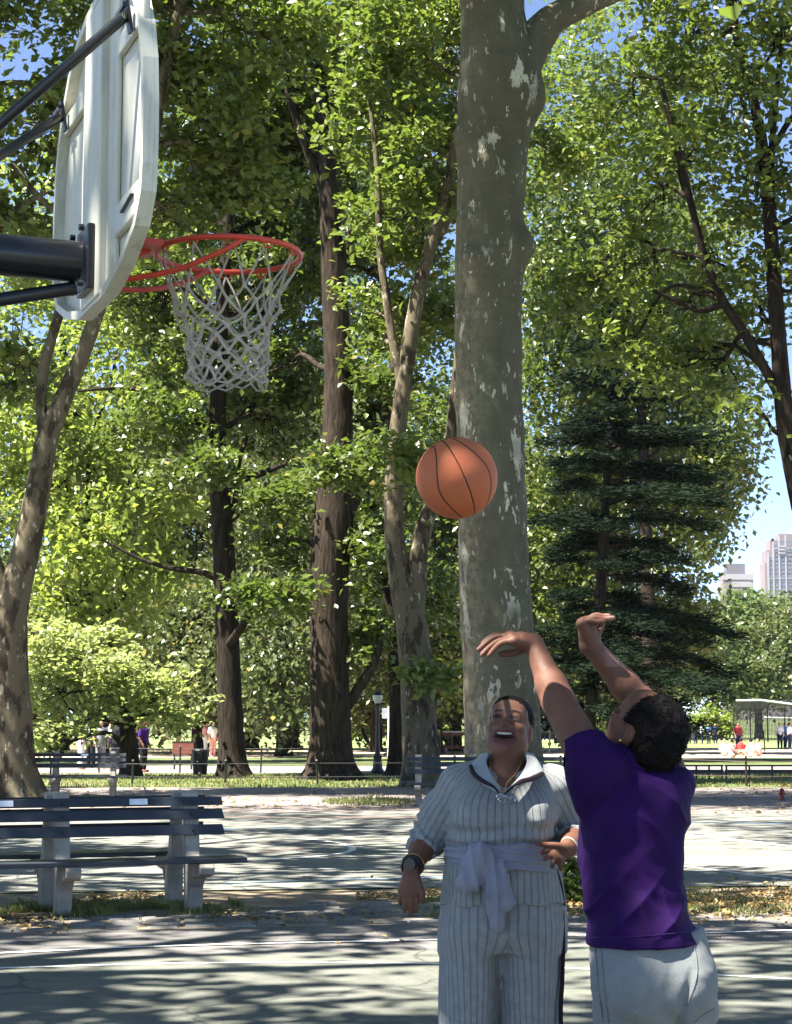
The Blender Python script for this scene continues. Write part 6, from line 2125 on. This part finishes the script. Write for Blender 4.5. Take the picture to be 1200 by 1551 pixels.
def purple_player():
    D0 = 5.75
    base = Vector((P(975, 1300, D0).x, D0, 0.0))
    root = empty('person', base)
    tag(root, 'short haired shooter in purple shirt seen from behind with both arms raised', 'person')
    A = lambda x, y, d=D0: np.array(P(x, y, d))
    H = 0.004
    psi = R(130)
    head = Head(A(976, 1101, D0 - .03), frame(-psi, R(-36), R(0)), 1.0)
    l_sh, l_el, l_wr = A(893, 1152, D0 - .10), A(846, 1063, D0 - .02), A(809, 977, D0 + .08)
    r_sh, r_el, r_wr = A(1018, 1176, D0 + .12), A(968, 1062, D0 + .38), A(894, 977, D0 + .34)
    hip_l, hip_r = A(938, 1470, D0 - .03), A(1034, 1470, D0 + .05)
    kn_l, kn_r = A(940, 1640, D0 - .04), A(1040, 1640, D0 + .02)
    fo_l, fo_r = np.array((kn_l[0], D0, .06)), np.array((kn_r[0], D0 + .08, .06))
    heading = math.atan2(-math.cos(psi), -math.sin(psi))   # the way the chest faces
    fw = np.array((math.cos(heading), math.sin(heading), 0))
    lo = (A(715, 1300, D0)[0], D0 - .36, 0.0)
    hi = (A(1100, 1300, D0)[0], D0 + .52, 1.90)
    v = Vol(lo, hi, H)
    head.build(v, smile=False, jowl=.010)
    nb = A(985, 1168, D0 + .0)
    v.add(cap(head.at((0, .035, -.05)), nb, .058, .066), .03)
    v.add(cap(head.at((0, -.03, -.09)), nb + fw * .04, .04, .05), .03)
    ang = heading - math.pi / 2
    tors = []
    for y, xl, xr, ry, dd in [(1165, 905, 1035, .07, 0), (1200, 890, 1040, .10, 0), (1300, 890, 1026, .11, 0), (1400, 895, 1045, .13, 0), (1470, 905, 1058, .14, 0), (1520, 915, 1060, .13, 0)]:
        a, b = A(xl, y), A(xr, y)
        tors.append(((a[2] + b[2]) / 2, (a[0] + b[0]) / 2, D0 + dd, (b[0] - a[0]) / 2, ry))
    v.add(loft(tors, ang * .35, 2.2), .03)
    v.add(cap(l_sh, l_el, .062, .050), .03)
    m = l_el * .72 + l_wr * .28
    v.add(cap(l_el, m, .048, .046), .02)
    v.add(cap(m, l_wr, .046, .029), .02)
    v.add(cap(r_sh, r_el, .052, .050), .03)
    m = r_el * .72 + r_wr * .28
    v.add(cap(r_el, m, .049, .047), .02)
    v.add(cap(m, r_wr, .047, .031), .02)
    for hp, kn, fo in ((hip_l, kn_l, fo_l), (hip_r, kn_r, fo_r)):
        v.add(cap(hp, kn, .085, .058), .03)
        v.add(cap(kn, fo, .058, .038), .03)
        v.add(cap(fo, fo + fw * .14 - np.array((0, 0, .02)), .035, .03), .02)
    # left hand flops forward over the wrist after the shot
    d = D0 + .07
    lm = [A(779, 971, d - .030), A(775, 967, d - .012), A(773, 964, d + .008), A(773, 963, d + .026)]
    palm(v, l_wr + np.array((-.004, 0, .006)), lm, .0225, .0135)
    v.add(cap(l_wr, A(790, 970, d), .029, .024), .015)
    finger(v, [lm[0], A(760, 974, d - .034), A(748, 984, d - .034), A(741, 993, d - .034)], .0098, .0072)
    finger(v, [lm[1], A(754, 972, d - .014), A(739, 983, d - .014), A(730, 992, d - .014)], .0102, .0074)
    finger(v, [lm[2], A(752, 965, d + .008), A(737, 974, d + .008), A(725, 984, d + .008)], .0102, .0074)
    finger(v, [lm[3], A(754, 961, d + .028), A(741, 967, d + .028), A(731, 975, d + .028)], .0100, .0074)
    finger(v, [A(796, 981, d + .03), A(782, 988, d + .035), A(769, 990, d + .03), A(757, 991, d + .02)], .0130, .0085)
    # right hand bent back, fingers pointing away to the right
    d = D0 + .32
    rm = [A(881, 944, d - .022), A(884, 943, d - .004), A(888, 942, d + .014), A(893, 941, d + .030)]
    palm(v, r_wr, rm, .0245, .0145)
    v.add(cap(r_wr, A(892, 958, d + .004), .032, .029), .015)
    finger(v, [rm[0], A(892, 940, d - .030), A(905, 942, d - .032), A(914, 941, d - .030)], .0100, .0080)
    finger(v, [rm[1], A(898, 936, d - .010), A(913, 938, d - .010), A(929, 936, d - .008)], .0102, .0082)
    finger(v, [rm[2], A(900, 933, d + .012), A(912, 934, d + .012), A(922, 933, d + .014)], .0102, .0082)
    finger(v, [rm[3], A(903, 932, d + .032), A(912, 934, d + .034), A(917, 936, d + .034)], .0098, .0080)
    finger(v, [A(903, 965, d + .01), A(909, 953, d + .02), A(913, 946, d + .02)], .0125, .0085)
    V, F = v.net()
    V = relax(V, F, 1, .4)
    skin = (0.142, 0.062, 0.037)
    col = np.tile(np.array(skin), (len(V), 1))
    head.paint(V, col, skin, (.17, .06, .05), False)
    tip = np.clip((P(742, 980, D0).x - V[:, 0]) / .02, 0, 1) * (V[:, 2] > 1.6)
    col = col * (1 - .35 * tip[:, None]) + np.array((.24, .13, .095)) * .35 * tip[:, None]
    tip = np.clip((V[:, 0] - P(912, 940, D0 + .32).x) / .02, 0, 1) * (V[:, 2] > 1.72)
    col = col * (1 - .6 * tip[:, None]) + np.array((.30, .17, .13)) * .6 * tip[:, None]
    finish('body', V, F, M_SKIN, root, base, paint=col)
    eyes(head, root, base)
    # --- short dense curls
    hv = Vol(head.at((0, .05, .01)) - .19, head.at((0, .05, .01)) + .19, .004)
    hv.add(head.e((0, .034, .020), (.093, .107, .101)), .01)
    hv.add(head.e((0, .075, -.045), (.078, .070, .070)), .04)
    hv.sub(head.e((0, -.108, -.040), (.125, .082, .118)), .012)
    for q in (-1, 1):
        hv.sub(head.e((q * .108, -.002, -.036), (.046, .050, .062)), .012)
    V, F = hv.net()
    N = vnormals(V, F)
    V = V + N * (.0030 * waves(V, 31, 60, 14) * .7 + .0018 * waves(V, 32, 26, 10))[:, None]
    finish('hair', V, F, M_HAIR, root, base)
    # stray curls round the outline
    rg = random.Random(4)
    mb = MB()
    idx = rg.sample(range(len(V)), 2600)
    for i in idx:
        p = Vector(V[i]) - base
        n = Vector(N[i])
        if n.length < .5: continue
        t = n.orthogonal().normalized()
        t.rotate(Matrix.Rotation(rg.uniform(0, 6.28), 3, n))
        a = p + n * -.002
        b = p + n * rg.uniform(.002, .005) + t * .004
        c = p + n * rg.uniform(.002, .006) + t * .009
        w = n.cross(t) * .0011
        k = len(mb.v)
        mb.v += [tuple(q) for q in (a - w, a + w, b + w, b - w, c)]
        mb.f += [[k, k + 1, k + 2, k + 3], [k + 3, k + 2, k + 4]]
    me = mb.mesh('hair_curls', fix=False)
    link('hair_curls', me, M_HAIR, root, smooth=False)
    # --- purple shirt
    S = Vol((A(850, 1300)[0], D0 - .34, .86), (A(1090, 1300)[0], D0 + .36, 1.60), H)
    rows = [(1152, 962, 1012, .07, .02), (1166, 915, 1044, .115, .02), (1188, 888, 1054, .150, .01), (1230, 878, 1050, .165, 0), (1280, 877, 1038, .168, 0), (1330, 880, 1036, .172, 0),
            (1380, 884, 1048, .180, 0), (1425, 888, 1066, .186, .0), (1450, 890, 1074, .186, 0)]
    sl = []
    for y, xl, xr, ry, dd in rows:
        a, b = A(xl, y), A(xr, y)
        sl.append(((a[2] + b[2]) / 2, (a[0] + b[0]) / 2, D0 + dd, (b[0] - a[0]) / 2, ry))
    S.add(loft(sl, 0, 2.3), .02)
    S.add(cap(A(988, 1172, D0 + .02), l_sh + np.array((.02, .0, -.015)), .070, .072), .03)
    S.add(cap(A(988, 1172, D0 + .02), r_sh + np.array((-.02, 0, -.01)), .064, .062), .03)
    sd = l_el - l_sh
    S.add(cap(l_sh + np.array((.012, 0, -.03)), l_sh + sd * .30 + np.array((.006, -.01, -.012)), .080, .074), .03)
    S.add(cap(A(902, 1215, D0 - .06), l_sh + sd * .10 + np.array((-.002, -.02, -.03)), .062, .062), .03)
    S.cut_local(l_sh + sd * .34, sd + np.array((.02, 0, .02)), .14)
    rd = r_el - r_sh
    S.add(cap(r_sh + np.array((-.02, 0, 0)), r_sh + rd * .34, .062, .066), .03)
    S.cut_local(r_sh + rd * .34, rd, .12)
    S.cut(A(975, 1428, D0), (0.035, 0, -1))
    S.sub(cap(A(980, 1120, D0), nb + fw * .01, .072, .068), .01)
    V, F = S.net()
    N = vnormals(V, F)
    z = V[:, 2]
    x = V[:, 0]
    amp = .008 * waves(V, 41, 4, aniso=(1, 1, .7)) + .003 * waves(V, 45, 12)
    crisp = lambda s: 1 - 2 * np.abs(np.sin(s * .5)) ** .7
    # drag lines from the raised shoulders down the back, slack folds above the hem
    q = (x - A(1000, 1)[0]) * .8 + (z - A(0, 1230)[2]) * .62
    amp += .0070 * crisp(q * 62 + 2 * waves(V, 42, 3)) * np.exp(-((z - A(0, 1225)[2]) / .10) ** 2) * np.clip((x - A(920, 1)[0]) / .08, 0, 1)
    q = (x - A(930, 1)[0]) * -.75 + (z - A(0, 1370)[2]) * .75
    amp += .0070 * crisp(q * 50 + 2 * waves(V, 43, 3)) * np.exp(-((z - A(0, 1375)[2]) / .09) ** 2)
    q = x * .9 + z * .3
    amp += .0045 * crisp(q * 60 + 2.5 * waves(V, 44, 3)) * np.clip((A(0, 1300)[2] - z) / .15, 0, 1)
    amp *= np.clip((z - A(0, 1432)[2]) / .07, .25, 1)
    V = V + N * amp[:, None]
    V = relax(V, F, 1, .35)
    finish('shirt', V, F, M_PURPLE, root, base)
    seam_line(V, ((892, 1420), (940, 1420), (990, 1417), (1040, 1411), (1062, 1405)), .0013, M_PSEAM, root, base, 'hem_stitch')
    seam_line(V, ((962, 1157), (978, 1166), (1000, 1168), (1025, 1160)), .0030, M_PSEAM, root, base, 'neck_band')
    seam_line(V, ((948, 1146), (934, 1168), (922, 1196), (908, 1222)), .0016, M_PSEAM, root, base)
    # --- grey sweatpants
    T = Vol((A(860, 1300)[0], D0 - .36, 0.02), (A(1120, 1300)[0], D0 + .36, 1.02), .0065)
    rows = [(1405, 894, 1064, .160, 0), (1430, 894, 1069, .172, 0), (1470, 897, 1077, .182, .0), (1510, 900, 1083, .178, .0), (1545, 904, 1084, .13, .0)]
    sl = []
    for y, xl, xr, ry, dd in rows:
        a, b = A(xl, y), A(xr, y)
        sl.append(((a[2] + b[2]) / 2, (a[0] + b[0]) / 2, D0 + dd, (b[0] - a[0]) / 2, ry))
    T.add(loft(sl, 0, 2.2), .02)
    T.add(ell(A(955, 1492, D0 - .095), (.105, .105, .115)), .05)
    T.add(ell(A(1036, 1492, D0 - .065), (.095, .110, .115)), .05)
    for a, b, dd in ((A(950, 1500), A(948, 1640), -.02), (A(1040, 1500), A(1046, 1640), .05)):
        T.add(loft([(a[2], a[0], D0 + dd, .096, .125), ((a[2] + b[2]) / 2, (a[0] + b[0]) / 2, D0 + dd, .094, .115), (b[2], b[0], D0 + dd, .088, .10), (.3, b[0], D0 + dd, .08, .085), (.05, b[0], D0 + dd, .07, .075)], 0, 2.1), .025)
    V, F = T.net()
    N = vnormals(V, F)
    q = (V[:, 0] - A(1000, 1)[0]) * .7 + (V[:, 2] - A(0, 1540)[2]) * .9
    amp = .004 * waves(V, 51, 5) + .005 * np.sin(q * 60 + 2 * waves(V, 52, 3)) * np.exp(-((V[:, 2] - A(0, 1555)[2]) / .09) ** 2) + .0015 * waves(V, 53, 20)
    crease = np.exp(-((V[:, 0] - A(1000, 1)[0] - .25 * (V[:, 2] - A(0, 1500)[2])) / .013) ** 2) * (V[:, 1] < D0) * np.clip((A(0, 1452)[2] - V[:, 2]) / .07, 0, 1)
    amp -= .013 * crease
    V = V + N * amp[:, None]
    finish('sweatpants', V, F, M_SWEAT, root, base)
    for pts in (((902, 1434), (905, 1470), (909, 1510), (914, 1549)), ((911, 1434), (914, 1472), (918, 1510), (922, 1549)), ((1049, 1424), (1055, 1450), (1056, 1475), (1050, 1500), (1040, 1525)), ((1082, 1528), (1066, 1537), (1052, 1549))):
        seam_line(V, pts, .0022, M_SEAM, root, base)
    # side seams, gold stud, shoes
    bm = bmesh.new()
    bmesh.ops.create_uvsphere(bm, u_segments=12, v_segments=8, radius=.0055)
    me = bpy.data.meshes.new('earring')
    bm.to_mesh(me)
    bm.free()
    link('earring', me, M_GOLD, root).location = Vector(head.at((.087, .000, -.050))) - base
    for fo in (fo_l, fo_r):
        sv = Vol(fo - np.array((.25, .25, .07)), fo + np.array((.25, .25, .08)), .006)
        sv.add(cap(fo - fw * .03 - np.array((0, 0, .02)), fo + fw * .17 - np.array((0, 0, .025)), .045, .036), .02)
        sv.cut((fo[0], fo[1], .004), (0, 0, -1))
        Vv, Ff = sv.net()
        finish('shoe', Vv, Ff, M_SHOE, root, base)
    return root
purple_player()
# ------------------------------------------------------------------ the summer air
def haze():
    t = NT('summer_haze')
    v = t.n.new('ShaderNodeVolumePrincipled')
    v.inputs['Color'].default_value = (.80, .86, .96, 1)
    v.inputs['Density'].default_value = 0.00006
    v.inputs['Anisotropy'].default_value = 0.2
    t.l.new(v.outputs[0], t.out.inputs['Volume'])
    o = MB().box((-2500, -80, -1.5), (2500, 2400, 225)).build('haze', t.m)
    tag(o, kind='stuff')
haze()
